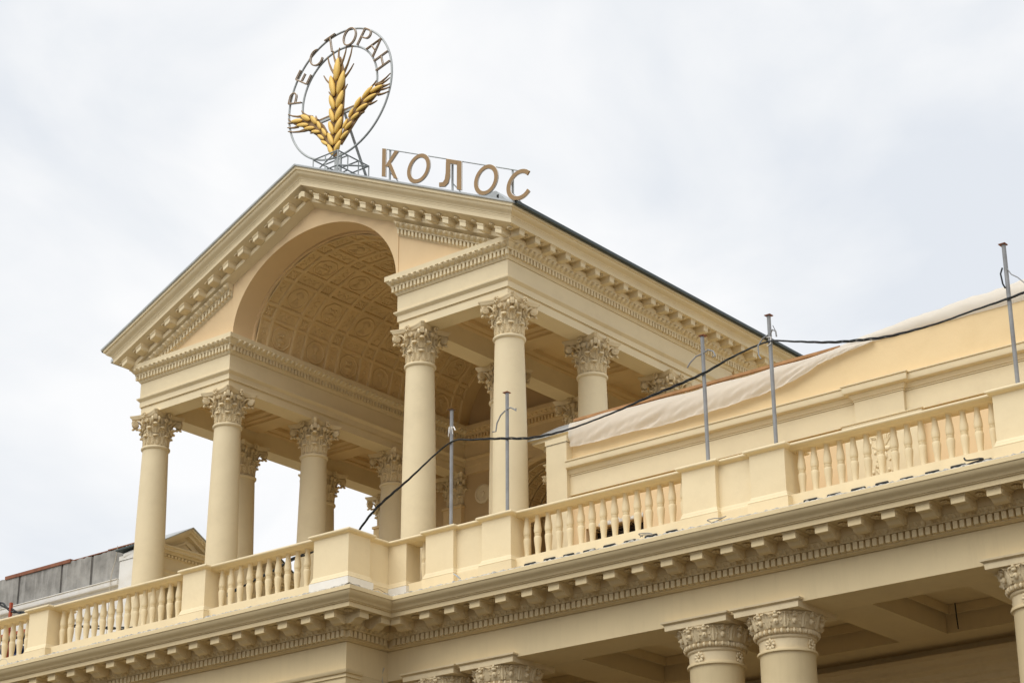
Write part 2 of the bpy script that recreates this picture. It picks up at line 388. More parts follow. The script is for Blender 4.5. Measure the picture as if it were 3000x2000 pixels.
# console modillion
def console():
    m = MB(); prof = [(0, 0), (-.40, 0), (-.40, -.128), (-.285, -.130), (-.262, -.142), (-.235, -.172), (-.20, -.192), (-.155, -.200), (-.10, -.196), (-.055, -.178), (-.02, -.15), (0, -.142)]
    h = .1165; n = len(prof)
    m.add([(-h, y, z) for y, z in prof] + [(h, y, z) for y, z in prof], [tuple(range(n)), tuple(range(2 * n - 1, n - 1, -1))] + [(i, (i + 1) % n, n + (i + 1) % n, n + i) for i in range(n)])
    # crown moulding
    m.sweep([(0, -.030), (.012, -.028), (.014, -.018), (.03, -.006), (.034, .004)], [(-h, -.001), (-h, -.40), (h, -.40), (h, -.001)])
    # eye of the scroll on both cheeks
    for sg in (-1, 1): disc_scroll(m, (sg * h, -.335, -.064), (1, 0, 0), .040, .018, 10); disc_scroll(m, (sg * h, -.10, -.120), (1, 0, 0), .055, .018, 10)
    return m.mesh('modillion', 'creamlow', 35)
mod_me = console()
def modl(x, y, n): obj('modillion', mod_me, lcor, (x + n[0] * -.66, y + n[1] * -.66, -.246), RZ(n))
FR, RT = (0, -1), (1, 0)
XL = [-.734 - .593 * k for k in range(26)]; XR = [-.152] + [.549 + .588 * k for k in range(25)]
for x in XL: modl(x, 0, FR)
for x in XR: modl(x, D, FR)
for y in (.6665, 1.236): modl(0, y, RT)
ros_me = flower(.085, 8, .04, True).mesh('rosette', 'creamlow', 50)
def ros(x, y): obj('rosette', ros_me, lcor, (x, y, -.240))
for a, b in zip(XL, XL[1:]): ros((a + b) / 2, .43)
for a, b in zip(XR, XR[1:]): ros((a + b) / 2, D + .43)
ros(-.41, .41); ros(-.43, .95)
egg_low = egg_mesh(.131, .088, .046, 'creamlow'); den_low = dentil_mesh(.077, .118, .088, 'creamlow')
for (p, q, lo, hi) in ((( -12.2, 0), (0, 0), 0, .69), ((0, 0), (0, D), .69, -.69), ((0, D), (14.5, D), -.69, 0)):
    along('egg', egg_low, lfr, p, q, -.738, -.378, .131, .5, 0, lo, hi, True)
for (p, q, lo, hi) in (((-12.2, 0), (0, 0), 0, .77), ((0, 0), (0, D), .80, -.74), ((0, D), (14.5, D), -.74, 0)):
    along('dentil', den_low, lfr, p, q, -.844, -.476, .1155, .5, 0, lo, hi, True)
# solid corner bay
bx('wall', 'creamlow', low, -16, -.952, .952, 6.6, -11.1, -1.197)
m = MB(); m.sweep([(-.96, -1.40), (-.935, -1.40), (-.93, -1.30), (-.90, -1.29), (-.90, -1.235), (-.865, -1.225), (-.84, -1.19), (-.835, -1.165), (-.96, -1.16)], [(-16, 0), (0, 0), (0, D + .2)])
part('string_moulding', m, 'creamlow', low, 32)
# columns
def low_capital():
    m = MB()
    # abacus tile
    m.sweep([(-.055, -.118), (-.05, -.030), (-.045, -.028), (-.035, -.012), (-.005, .0), (0, .028), (-.02, .030)], [(-.66, -.66), (.66, -.66), (.66, .66), (-.66, .66)], True)
    ech = lambda z: .60 - .13 * ((-.12 - z) / .28) ** .8 if z > -.40 else .47
    m.lathe([(.448, -.70), (.452, -.60), (.455, -.525), (.475, -.515), (.485, -.495), (.475, -.475), (.47, -.46), (.50, -.445), (.515, -.42), (.50, -.395), (.49, -.388), (.53, -.36), (.555, -.30), (.575, -.22), (.60, -.14), (.60, -.115)], 48)
    for i in range(12):
        a = 2 * math.pi * i / 12
        leaf(m, a, -.375, .255, .105, lambda z: .525 + .085 * (z + .375) / .26, .055, 4, 11, 7, .1)
        b = a + math.pi / 12; d = Vector((math.cos(b), math.sin(b), 0)); tn = Vector((-d.y, d.x, 0)); Z = Vector((0, 0, 1))
        m.ellip(d * .575 + Z * -.28, (tn * .045, d * .04, Z * .055), 8, 6)          # little masks and vases between the leaves
        m.ellip(d * .615 + Z * -.285, (tn * .014, d * .02, Z * .022), 6, 4)
        m.ellip(d * .60 + Z * -.19, (tn * .05, d * .04, Z * .035), 8, 5)
        m.ellip(d * .615 + Z * -.145, (tn * .032, d * .035, Z * .03), 8, 5)
        for sg in (-1, 1): m.tube([d * .60 + tn * sg * .03 + Z * -.16, d * .615 + tn * sg * .07 + Z * -.15, d * .62 + tn * sg * .095 + Z * -.17], .014, 5)
    for i in range(32):
        a = 2 * math.pi * i / 32; d = Vector((math.cos(a), math.sin(a), 0)); tn = Vector((-d.y, d.x, 0)); Z = Vector((0, 0, 1))
        m.ellip(d * .515 + Z * -.422, (tn * .030, d * .032, Z * .045), 7, 5)
        for sg in (-.5, .5): m.ellip(d * .512 + tn * sg * .085 + Z * -.425, (tn * .008, d * .03, Z * .045), 5, 4)
    return m.mesh('capital', 'orn', 50)
lcap_me = low_capital()
m = MB(); m.lathe([(.52, -9.9), (.52, -9.6), (.50, -9.5), (.500, -9.0), (.495, -7), (.482, -5), (.465, -3), (.449, -.76), (.455, -.745), (.488, -.735), (.492, -.715), (.485, -.695), (.462, -.69)], 56)
lshaft_me = m.mesh('column', 'creamlow', 40)
fr8 = flower(.10, 8, .04).mesh('rosette', 'orn', 50)
LY = 2.58
for k in range(3):
    for sg in (-1, 1):
        cx = .808 + 5.829 * k + sg * .685
        c = obj('column', lshaft_me, low, (cx, LY, -1.168)); obj('capital', lcap_me, c, (cx, LY, -1.168))
        for a in range(4):
            an = a * math.pi / 2 + R(-4); n = (math.cos(an), math.sin(an))
            obj('rosette', fr8, c, (cx + n[0] * .452, LY + n[1] * .452, -1.168 - .615), RZ(n))
# inside of the colonnade
for k in range(-1, 3):
    c = .808 + 5.829 * k
    for a, b in ((-2.07, -1.165), (1.165, 2.07)): bx('ceiling_beam', 'creamlow', low, c + a, c + b, D + 1.832, 5.52, -1.193, -.70)
    for (a, b) in ((-1.165, 1.165), (2.07, 3.757)):
        m = MB(); x0, x1 = c + a, c + b
        m.sweep([(0, -.76), (-.05, -.80), (-.05, -.84), (-.11, -.90), (-.13, -.90), (-.13, -.74)], [(x0, 2.95), (x0, 5.52), (x1, 5.52), (x1, 2.95)][::-1], True, False)
        part('coffer_moulding', m, 'creamlow', low, 30)
bx('ceiling_beam', 'creamlow', low, -.95, 16, 5.523, 6.4, -1.19, -.70)
bx('ceiling', 'creamlow', low, -.95, 16, 2.95, 6.4, -.735, -.60)
bx('back_wall', 'creamlow', low, -.95, 16, 6.403, 6.8, -11.1, -.6)
m = MB(); m.sweep([(0, -2.0), (.05, -1.98), (.05, -1.9), (.09, -1.87), (.09, -1.78), (.14, -1.74), (.15, -1.66), (.24, -1.60), (.24, -1.52), (.30, -1.44), (.30, -1.36), (0, -1.33)], [(-.9, 6.40), (16, 6.40)])
part('wall_cornice', m, 'creamlow', low, 32)
bx('terrace_floor', 'creamlow', low, -16, 16, 1.9, 16, -.30, .062)
# peeling mortar along the edge of the cornice
def flakes(p, q, nrm, zc):
    m = MB(); d = math.hypot(q[0] - p[0], q[1] - p[1]); n = int(d / .05); a = []
    rows = [[], [], [], []]
    for i in range(n + 1):
        t = i / n; x = p[0] + (q[0] - p[0]) * t; y = p[1] + (q[1] - p[1]) * t
        j = random.random(); h = .008 + .030 * j * j; u = random.random() * .02 - .004
        for r, (o, z) in zip(rows, ((.003 + u, zc), (.004 + u, zc + h), (.10 + u, zc + h * .6), (.14, zc))): r.append((x - nrm[0] * o, y - nrm[1] * o, z))
    m.grid(rows); return m
for p, q, nn in (((-14, 0), (0, 0), FR), ((0, 0), (0, D), RT), ((0, D), (14, D), FR)):
    part('flaking_edge', flakes(p, q, nn, .072), 'crack', low)

# ================================================================== balustrade
bal = thing('balustrade', (0, 2.2, .06), 'cream balustrade with turned balusters along the edge of the lower cornice', 'balustrade')
CAP = [(-.01, 1.50), (.005, 1.503), (.018, 1.516), (.03, 1.519), (.05, 1.528), (.066, 1.535), (.082, 1.548), (.086, 1.562), (.080, 1.578), (.062, 1.590), (.03, 1.598), (-.03, 1.602)]
BASE = [(.05, .07), (.05, .655), (.044, .662), (.044, .676), (.03, .69), (.024, .703), (.024, .725), (.012, .74), (.004, .766), (-.02, .768)]
def rect(x0, x1, y0, y1): return [(x0, y0), (x1, y0), (x1, y1), (x0, y1)]
def pedestal(x0, x1, y0, y1, name='pedestal', base='cream', cap=True, label=None):
    m = MB(); m.box(x0, x1, y0, y1, .05, 1.51); o = part(name, m, 'cream', bal, label=label)
    if cap:
        m = MB(); m.sweep(CAP, rect(x0, x1, y0, y1), True); part('cap', m, 'cream', o, 40)
    m = MB(); m.sweep(BASE[:2] + [(-.02, .657)], rect(x0, x1, y0, y1), True); part('plinth', m, base, o, 40, label='white primed plinth with chipped paint' if base == 'white' else None)
    m = MB(); m.sweep([(-.02, .6575)] + BASE[2:], rect(x0, x1, y0, y1), True); part('plinth_moulding', m, 'cream', o, 40)
    return o
def rail(x0, x1, ya, base=True):
    m = MB(); m.sweep(CAP, rect(x0, x1, ya - .15, ya + .15), True); part('handrail', m, 'cream', bal, 40)
    if base: bx('base_rail', 'cream', bal, x0, x1, ya - .2, ya + .2, .05, .705)
pm = MB()
pm.lathe([(.058, 0), (.060, .012), (.052, .03), (.046, .05), (.0445, .09), (.048, .15), (.054, .21), (.060, .27), (.0638, .32), (.0645, .35), (.062, .375), (.053, .393), (.050, .396), (.055, .401), (.056, .408), (.055, .415), (.050, .419), (.055, .423), (.056, .43), (.055, .437), (.05, .441),
          (.055, .446), (.062, .47), (.0645, .50), (.063, .54), (.058, .59), (.051, .64), (.045, .69), (.042, .74), (.0425, .77), (.047, .79), (.055, .803), (.057, .815), (.057, .822)], 20)
pm.v = [(x * 1.09, y * 1.09, z) for x, y, z in pm.v]
bal_me = pm.mesh('baluster', 'cream', 40)
def balusters(x0, pitch, n, ya):
    for k in range(n): obj('baluster', bal_me, bal, (x0 + pitch * k, ya, .704), random.random())
YR, YL = 2.568, 1.452
for k in range(3):
    c = .808 + 5.829 * k
    for sg in (-1, 1): pedestal(c + sg * .686 - .342, c + sg * .686 + .342, 2.268, 2.868)
    m = MB(); m.box(c - .345, c + .345, 2.37, 2.77, .05, 1.505); o = part('dado_panel', m, 'cream', bal)
    m = MB(); m.sweep(CAP, rect(c - .345, c + .345, 2.37, 2.77), True); part('cap', m, 'cream', o, 40)
    m = MB(); m.sweep([(a, z) for a, z in BASE], rect(c - .345, c + .345, 2.37, 2.77), True); part('plinth', m, 'cream', o, 40)
rail(1.84, 5.615, YR); balusters(1.979, .2475, 15, YR)
rail(7.67, 11.44, YR); balusters(7.805, .2475, 15, YR)
for x0, nn in ((2.083, 8), (7.93, 8)):
    for k in range(nn):
        x = x0 + .4435 * k; m = MB(); h = random.uniform(.040, .055)
        m.sweep([(0, .45), (.016, .452), (.018, .503 + h), (.004, .515 + h), (-.02, .516 + h)], rect(x + .02, x + random.uniform(.20, .245), 2.355, 2.40), True)
        part('drain_slot_filler', m, 'black', bal)
pedestal(-2.053, -1.152, 1.152, 1.75, base='white', label='corner pedestal with white primed chipped plinth')
pedestal(-1.65, -1.25, 1.753, 2.80, 'dado_panel', cap=False)
pedestal(-1.247, -.795, 2.37, 2.77, 'dado_panel', 'white', cap=False)
m = MB(); m.sweep(CAP, [(-1.25, 1.753), (-1.25, 2.37), (-.22, 2.37), (-.22, 2.77), (-1.65, 2.77), (-1.65, 1.753)][::1], False)
part('handrail', m, 'cream', bal, 40)
bx('handrail', 'cream', bal, -1.645, -.225, 2.375, 2.765, 1.508, 1.596)
bx('handrail', 'cream', bal, -1.645, -1.255, 1.756, 2.374, 1.508, 1.596)
bx('base_rail', 'cream', bal, -.79, -.225, 2.40, 2.75, .05, .705); balusters(-.50, .25, 1, YR)
for a, b in ((-10.475, -9.849), (-5.682, -5.028)): pedestal(a, b, 1.152, 1.75)
rail(-9.85, -5.68, YL); balusters(-9.70, .2565, 16, YL)
rail(-5.03, -2.05, YL); balusters(-4.855, .2605, 11, YL)
rail(-15, -10.47, YL); balusters(-10.615 - .2565 * 9, .2565, 10, YL)

# ================================================================== pavilion
XC, A, B, YF, SL = -4.518, 5.447, 2.499, 3.352, .459
YB = 11.5                                                    # back wall face
pav = thing('pavilion', (XC, 7, .06), 'open cream loggia with pediment, coffered vault and leafy columns above the balustrade', 'building')
cap_me = corinthian().mesh('capital', 'orn', 50)
m = MB(); m.lathe([(.335, .30), (.345, 1.0), (.350, 1.8), (.346, 2.8), (.333, 3.8), (.313, 4.8), (.298, 5.45), (.293, 5.60), (.296, 5.625), (.312, 5.63), (.326, 5.645), (.333, 5.665), (.331, 5.685), (.318, 5.70), (.30, 5.707)], 56)
shaft_me = m.mesh('column', 'cream', 40)
m = MB(); m.sweep([(0, .0), (0, .12)], rect(-.46, .46, -.46, .46), True); m.lathe([(.45, .12), (.46, .16), (.44, .20), (.39, .22), (.39, .25), (.41, .28), (.38, .31), (.34, .32)], 40)
cbase_me = m.mesh('base', 'cream', 40)
CY = [3.70, 6.44, 9.17]
for rx in (-5.2, -2.84, 2.84, 5.2):
    for y in CY:
        c = obj('column', shaft_me, pav, (XC + rx, y, .03)); obj('capital', cap_me, c, (XC + rx, y, 5.735)); obj('base', cbase_me, c, (XC + rx, y, .062))
BP = [(-.50, 7.2), (-.50, 6.495), (-.03, 6.495), (-.03, 6.668), (-.016, 6.672), (-.03, 6.686), (-.03, 6.692), (0, 6.694), (0, 6.822), (.014, 6.83), (.03, 6.852), (.054, 6.872), (.06, 6.90), (.055, 6.908), (-.008, 6.911), (-.008, 6.916), (0, 6.918), (0, 7.272), (-.010, 7.274), (-.010, 7.280), (.016, 7.284), (.02, 7.298), (.042, 7.325), (.046, 7.343),
      (.05, 7.345), (.05, 7.456), (.104, 7.458), (.104, 7.490), (.108, 7.493), (.122, 7.506), (.165, 7.56), (.178, 7.582), (.2, 7.588), (.2, 7.698), (-.50, 7.72)]
ent = {}
for sg, path in ((1, [(XC + B, YB), (XC + B, YF), (XC + A, YF), (XC + A, 14)]), (-1, [(XC - A, 14), (XC - A, YF), (XC - B, YF), (XC - B, YB)])):
    m = MB(); m.sweep(BP, path); ent[sg] = part('entablature', m, 'cream', pav, 32)
    x0, x1 = (XC + B, XC + A) if sg > 0 else (XC - A, XC - B)
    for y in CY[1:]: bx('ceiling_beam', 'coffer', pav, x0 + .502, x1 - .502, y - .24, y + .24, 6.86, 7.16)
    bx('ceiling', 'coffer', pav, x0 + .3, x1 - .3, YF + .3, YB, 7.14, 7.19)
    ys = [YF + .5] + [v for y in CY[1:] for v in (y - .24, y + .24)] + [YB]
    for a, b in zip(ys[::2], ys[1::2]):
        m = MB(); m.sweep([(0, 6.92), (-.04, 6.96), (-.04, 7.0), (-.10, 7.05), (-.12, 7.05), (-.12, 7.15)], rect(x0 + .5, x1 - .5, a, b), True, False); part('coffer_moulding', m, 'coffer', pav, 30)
egg_up = egg_mesh(.150, .100, .085, 'cream'); den_up = dentil_mesh(.056, .105, .056, 'cream')
def course(p, q, par, lo=.0, hi=.0):
    along('egg', egg_up, par, p, q, .098, 7.588, .15, .5, 0, lo, hi, True); along('dentil', den_up, par, p, q, .049, 7.452, .1015, .5, 0, lo, hi, True)
course((XC + B, YF), (XC + A, YF), ent[1], -.13, -.13); course((XC + A, YF), (XC + A, YB + .6), ent[1], -.05)
course((XC - A, YF), (XC - B, YF), ent[-1], -.13, -.13); course((XC - B, YF), (XC - B, YB - .1), ent[-1], -.05)

# main cornice: eaves and raking parts mitred at the corners
def rakez(o, z, x): return z + (A + o - abs(x - XC)) * SL
def main_rows(prof, yb):
    return [[(XC + A + o, yb, z), (XC + A + o, YF - o, z), (XC, YF - o, z + (A + o) * SL), (XC - A - o, YF - o, z), (XC - A - o, yb, z)] for o, z in prof]
YE = 14.0
m = MB(); m.grid(main_rows([(0, 7.592), (.203, 7.592), (.203, 7.690), (.165, 7.702), (.165, 7.766), (.468, 7.766), (.470, 7.845), (.476, 7.848), (.478, 7.868), (.486, 7.872), (.488, 7.892), (.502, 7.897), (.508, 7.918), (.535, 7.935), (.575, 7.948), (.602, 7.972), (.612, 8.004), (.645, 8.008), (.648, 8.062), (.3, 8.075), (0, 8.05)], YE))
cor = part('cornice', m, 'cream', pav, 30)
m = MB(); m.grid(main_rows([(.30, 8.078), (.652, 8.064), (.684, 8.062), (.690, 8.094), (.66, 8.104), (.30, 8.116)], YE)); part('roof_edge', m, 'zinc', pav)
for sg in (-1, 1):                                           # gutter strip along the eaves
    m = MB(); a = XC + sg * (A + .66); b = XC + sg * (A + .735)
    m.grid([[(a, YF - .62, 8.045), (a, YE, 8.045)], [(b, YF - .62, 8.06), (b, YE, 8.06)], [(b, YF - .62, 8.122), (b, YE, 8.122)], [(a, YF - .62, 8.128), (a, YE, 8.128)]])
    part('gutter', m, 'green', pav)
m = MB(); zt = 8.10; ov = .70
for y0, y1 in ((YF - .62, YE),):
    xa, xb = XC - A - ov, XC + A + ov; zr = zt + (A + ov) * SL
    m.grid([[(xa, y0, zt), (XC, y0, zr), (xb, y0, zt)], [(xa, y1, zt), (XC, y1, zr), (xb, y1, zt)]])
    m.grid([[(xa, y0, zt - .03), (XC, y0, zr - .03), (xb, y0, zt - .03)], [(xa, y1, zt - .03), (XC, y1, zr - .03), (xb, y1, zt - .03)]])
roof = part('roof', m, 'green', pav)
m = MB()
for k in range(24):                                          # standing seams
    y = YF - .1 + .45 * k
    for sg in (-1, 1):
        m.add([(XC, y, zr + .02), (XC, y + .02, zr + .02), (XC + sg * (A + ov), y + .02, zt + .022), (XC + sg * (A + ov), y, zt + .022), (XC, y, zr), (XC, y + .02, zr), (XC + sg * (A + ov), y + .02, zt), (XC + sg * (A + ov), y, zt)], [(0, 1, 2, 3), (0, 3, 7, 4), (1, 2, 6, 5)])
part('standing_seam', m, 'green', roof)
for cx, sg in ((XC + 5.12, 1), (XC - 5.72, -1)):
    zr_ = lambda x: zt + (A + ov - abs(x - XC)) * SL
    x0, x1, x2 = cx - .22 * sg, cx + .20 * sg, cx + .62 * sg; m = MB(); y0, y1 = 3.15, 3.75
    P_ = [(x0, zr_(x0) - .05), (x0, zr_(x0) + .15), (x1, zr_(x1) + .27), (x2, zr_(x2) + .02), (x2, zr_(x2) - .05)]
    n = len(P_); m.add([(x, y0, z) for x, z in P_] + [(x, y1, z) for x, z in P_], [tuple(range(n)), tuple(range(2 * n - 1, n - 1, -1))] + [(i, (i + 1) % n, n + (i + 1) % n, n + i) for i in range(n)])
    o = part('roof_vent', m, 'zinc', pav); xs_ = sorted((x1 + .02 * sg, x1 + .07 * sg)); bx('vent_slot', 'black', o, xs_[0], xs_[1], y0 - .006, y0 + .002, zr_(x1) + .02, zr_(x1) + .17)
# modillions
def block_mod(sh):
    m = MB(); m.box(-.080, .080, -.268, 0, -.128, -.03, sh)
    m.box(-.075, .075, -.252, 0, -.142, -.127, sh); m.box(-.085, .085, -.276, 0, -.036, -.016, sh); m.box(-.091, .091, -.284, 0, -.018, .002, sh)
    return m.mesh('modillion', 'cream')
mm0, mmr, mml = block_mod(0), block_mod(-SL), block_mod(SL)
ros_up = flower(.062, 8, .045, True).mesh('rosette', 'cream', 50)
for k in range(20):
    y = 3.276 + .5025 * k
    obj('modillion', mm0, cor, (XC + A + .165, y, 7.766), RZ((1, 0)))
    if k < 16: obj('rosette', ros_up, cor, (XC + A + .335, y + .251, 7.764))
for k in range(-12, 13):
    x = XC + .4635 * k; zz = rakez(.165, 7.766, x)
    if k == 0:
        m = MB()
        for sg in (-1, 1): m.add([(0, -.262, -.125), (sg * .09, -.262, -.125 - SL * .09), (sg * .09, -.262, -SL * .09), (0, -.262, 0), (0, 0, -.125), (sg * .09, 0, -.125 - SL * .09), (sg * .09, 0, -SL * .09), (0, 0, 0)], [(0, 1, 2, 3), (1, 5, 6, 2), (0, 4, 5, 1)])
        obj('modillion', m.mesh('modillion', 'cream'), cor, (x, YF - .165, zz))
    else: obj('modillion', mmr if k > 0 else mml, cor, (x, YF - .165, zz))
    if k < 12:
        x2 = x + .2317
        o = obj('rosette', ros_up, cor, (x2, YF - .335, rakez(.33, 7.764, x2))); o.rotation_euler = (0, math.atan(SL) * (1 if x2 > XC else -1), 0)
for sg in (-1, 1): obj('rosette', ros_up, cor, (XC + sg * (A + .33), YF - .33, 7.764))
# bed mouldings under the rake beside the arch
RB = [(-.05, 7.25), (-.045, 7.278), (-.03, 7.284), (-.02, 7.30), (.02, 7.325), (.03, 7.343), (.03, 7.456), (.092, 7.458), (.092, 7.495), (.105, 7.497), (.125, 7.51), (.16, 7.565), (.175, 7.585), (.18, 7.60), (-.05, 7.62)]
den_r, den_l = dentil_mesh(.056, .105, .056, 'cream', -SL), dentil_mesh(.056, .105, .056, 'cream', SL)
tym = None
for sg in (-1, 1):
    xa, xb = XC + sg * (B + .01), XC + sg * (A - .2)
    m = MB(); rows = [[(x, YF - o, z + (A - abs(x - XC)) * SL) for x in (xa, xb)] for o, z in RB]; m.grid(rows)
    m.f.append(tuple(2 * i for i in range(len(RB))))
    rb = part('raking_bed_moulding', m, 'cream', pav, 32)
    for k in range(27):
        x = xa + sg * (.05 + .1015 * k); z = 7.452 + (A - abs(x - XC)) * SL
        if z > 7.74: obj('dentil', den_r if sg > 0 else den_l, rb, (x, YF - .029, z))
    for k in range(18):
        x = xa + sg * (.085 + .15 * k); z = 7.588 + (A - abs(x - XC)) * SL
        if z > 7.75: obj('egg', egg_up, rb, (x, YF - .082, z))
    m = MB(); x1 = XC + sg * (A + .1)
    m.add([(XC + sg * B, YF + .016, 7.60), (x1, YF + .016, 7.60), (x1, YF + .016, 7.60), (XC + sg * B, YF + .016, 7.65 + (A - B) * SL)], [(0, 1, 3)])
    part('tympanum_side', m, 'peach', pav)
# tympanum with the elliptical arch
AA, AB, AZ = 2.45, 1.92, 7.70
def ez(x, a=AA, b=AB): return AZ + b * math.sqrt(max(0, 1 - (x / a) ** 2))
m = MB(); xs = [-B, -AA] + [-AA * math.cos(math.pi * i / 64) for i in range(1, 64)] + [AA, B]
r0 = []; r1 = []
for x in xs: r0.append((XC + x, YF, ez(x) if abs(x) < AA else AZ)); r1.append((XC + x, YF, 7.64 + (A - abs(x)) * SL))
m.grid([r0, r1])
m.add([(XC - B, YF, AZ), (XC - B, YF + .018, AZ), (XC - B, YF + .018, 9), (XC - B, YF, 9)], [(0, 1, 2, 3)]); m.add([(XC + B, YF, AZ), (XC + B, YF + .018, AZ), (XC + B, YF + .018, 9), (XC + B, YF, 9)], [(0, 1, 2, 3)])
tym = part('tympanum', m, 'peach', pav)
def earc(a, b, n=72): return [(XC - a * math.cos(math.pi * i / n), AZ + b * math.sin(math.pi * i / n)) for i in range(n + 1)]
VY = 3.95
m = MB(); e0 = earc(AA, AB); e1 = earc(2.40, 1.87)
m.grid([[(x, YF, z) for x, z in e0], [(x, VY, z) for x, z in e0], [(x, VY, z) for x, z in e1], [(x, VY + .06, z) for x, z in e1]])
part('arch_band', m, 'peach', pav, 30)
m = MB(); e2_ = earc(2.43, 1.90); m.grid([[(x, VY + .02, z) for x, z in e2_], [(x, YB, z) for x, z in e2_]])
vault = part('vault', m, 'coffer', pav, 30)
# coffers
def coffer(w_, d_, kind):
    m = MB(); h = .05
    def ring(s0, z0): return [(-w_ / 2 + s0, -d_ / 2 + s0, z0), (w_ / 2 - s0, -d_ / 2 + s0, z0), (w_ / 2 - s0, d_ / 2 - s0, z0), (-w_ / 2 + s0, d_ / 2 - s0, z0)]
    m.grid([ring(0, h - .03), ring(.0, h), ring(.028, h), ring(.034, h - .012), ring(.050, h - .014), ring(.056, .002)], True); m.f.append(tuple(len(m.v) - 4 + i for i in range(4)))
    X, Yv, Zv = Vector((1, 0, 0)), Vector((0, 1, 0)), Vector((0, 0, 1))
    if kind in ('oval', 'oct'):
        rx, ry = w_ * .36, d_ * .36; k = 28 if kind == 'oval' else 8
        ph = 0 if kind == 'oval' else math.pi / 8; f = 1 if kind == 'oval' else 1.08
        pts = [(rx * f * math.cos(2 * math.pi * i / k + ph), ry * f * math.sin(2 * math.pi * i / k + ph), .012) for i in range(k + 1)]
        m.tube(pts, .023, 8, False)
        if kind == 'oval':                                   # sheaf of ears, standing upright up the vault
            for i in range(-4, 5):
                a = i * .19; m.tube([(.0, -.02 * i * .2, .012), (-.09 * math.cos(a), .02 * i, .022), (-.17 * math.cos(a * 1.3), .155 * math.sin(a) * 1.15, .014)], .013, 5)
            for i in range(-2, 3): m.tube([(0, 0, .012), (.10, .04 * i, .016), (.17, .055 * i, .01)], .011, 5)
            m.ellip((.01, 0, .015), (X * .025, Yv * .05, Zv * .025), 8, 4)
        else:                                                # bowl of fruit
            m.ellip((.06, 0, .01), (X * .06, Yv * .12, Zv * .035), 10, 5); m.ellip((.15, 0, .008), (X * .05, Yv * .05, Zv * .025), 8, 4); m.ellip((.19, 0, .008), (X * .018, Yv * .08, Zv * .02), 8, 4)
            for i in range(9): m.ellip((-.02 - .055 * random.random() * 1.6, -.10 + .025 * i, .014), (X * .034, Yv * .03, Zv * .032), 6, 4)
            for sg in (-1, 1): m.tube([(.06, .11 * sg, .014), (.02, .16 * sg, .018), (.09, .18 * sg, .012), (.16, .12 * sg, .01)], .012, 5)
    elif kind == 'sq':
        for i in range(4):
            a = math.pi / 4 + i * math.pi / 2; c, s_ = math.cos(a), math.sin(a)
            m.ellip((c * .065, s_ * .065, .012), (Vector((c, s_, 0)) * .062, Vector((-s_, c, 0)) * .036, Zv * .026), 7, 4)
            m.ellip((math.cos(a + .785) * .075, math.sin(a + .785) * .075, .008), (Vector((math.cos(a + .785), math.sin(a + .785), 0)) * .05, Vector((-math.sin(a + .785), math.cos(a + .785), 0)) * .018, Zv * .02), 6, 4)
        m.ellip((0, 0, .02), (X * .026, Yv * .026, Zv * .026), 7, 4)
    else:
        Lx = w_ * .37 if kind == 'longx' else d_ * .37; P = (lambda a, b, c: (a, b, c)) if kind == 'longx' else (lambda a, b, c: (b, a, c))
        m.tube([P(-Lx + 2 * Lx * i / 12, .035 * math.sin(i * 1.05), .010) for i in range(13)], .008, 5)
        for i in range(7):
            a = -Lx * .8 + Lx * 1.6 * i / 6; b = .05 * (1 if i % 2 else -1)
            m.ellip(P(a, b, .010), (X * .024, Yv * .018, Zv * .018), 6, 4)
        m.ellip(P(0, 0, .012), (X * .038, Yv * .038, Zv * .022), 8, 4)
    n0 = 24
    m.v = m.v[:n0] + [(p[0], p[1], p[2] * .8) for p in m.v[n0:]]
    return m.mesh('coffer', 'coffer', 60)
fine = earc(2.43, 1.90, 2000); acc = [0]
for a, b in zip(fine, fine[1:]): acc.append(acc[-1] + math.hypot(b[0] - a[0], b[1] - a[1]))
TOT = acc[-1]; U = TOT / 20; DW, DN = .745, .3725
def at_len(s):
    import bisect
    i = min(max(bisect.bisect(acc, s) - 1, 0), len(fine) - 2); t = (s - acc[i]) / (acc[i + 1] - acc[i])
    return fine[i][0] + (fine[i + 1][0] - fine[i][0]) * t, fine[i][1] + (fine[i + 1][1] - fine[i][1]) * t
cells = {}
def cm(kind, w_, d_):
    if (kind) not in cells: cells[kind] = coffer(w_, d_, kind)
    return cells[kind]
s = 0
for i in range(13):
    wide_a = i % 2 == 0; wa = 2 * U if wide_a else U
    p0, p1 = at_len(s), at_len(min(s + wa, TOT)); s += wa
    mx_, mz_ = (p0[0] + p1[0]) / 2, (p0[1] + p1[1]) / 2; tx, tz = p1[0] - p0[0], p1[1] - p0[1]; Ld = math.hypot(tx, tz); nx, nz = tz / Ld, -tx / Ld
    if nx * (XC - mx_) + nz * (AZ - mz_) < 0: nx, nz = -nx, -nz
    y = VY + .06
    for j in range(13):
        wide_d = j % 2 == 1; dd = DW if wide_d else DN
        kind = ('oct' if (i // 2 + j // 2) % 2 == 0 else 'oval') if wide_a and wide_d else ('longx' if wide_a else ('longy' if wide_d else 'sq'))
        cw = {'oct': (2 * U, DW), 'oval': (2 * U, DW), 'longx': (2 * U, DN), 'longy': (U, DW), 'sq': (U, DN)}[kind]
        if y + dd / 2 < YB:
            o = obj('coffer', cm(kind, *cw), vault, (mx_ + nx * .004, y + dd / 2, mz_ + nz * .004)); o.rotation_euler = (0, math.atan2(nx, nz) + 0, 0)
            if (mx_ > XC): pass
        y += dd
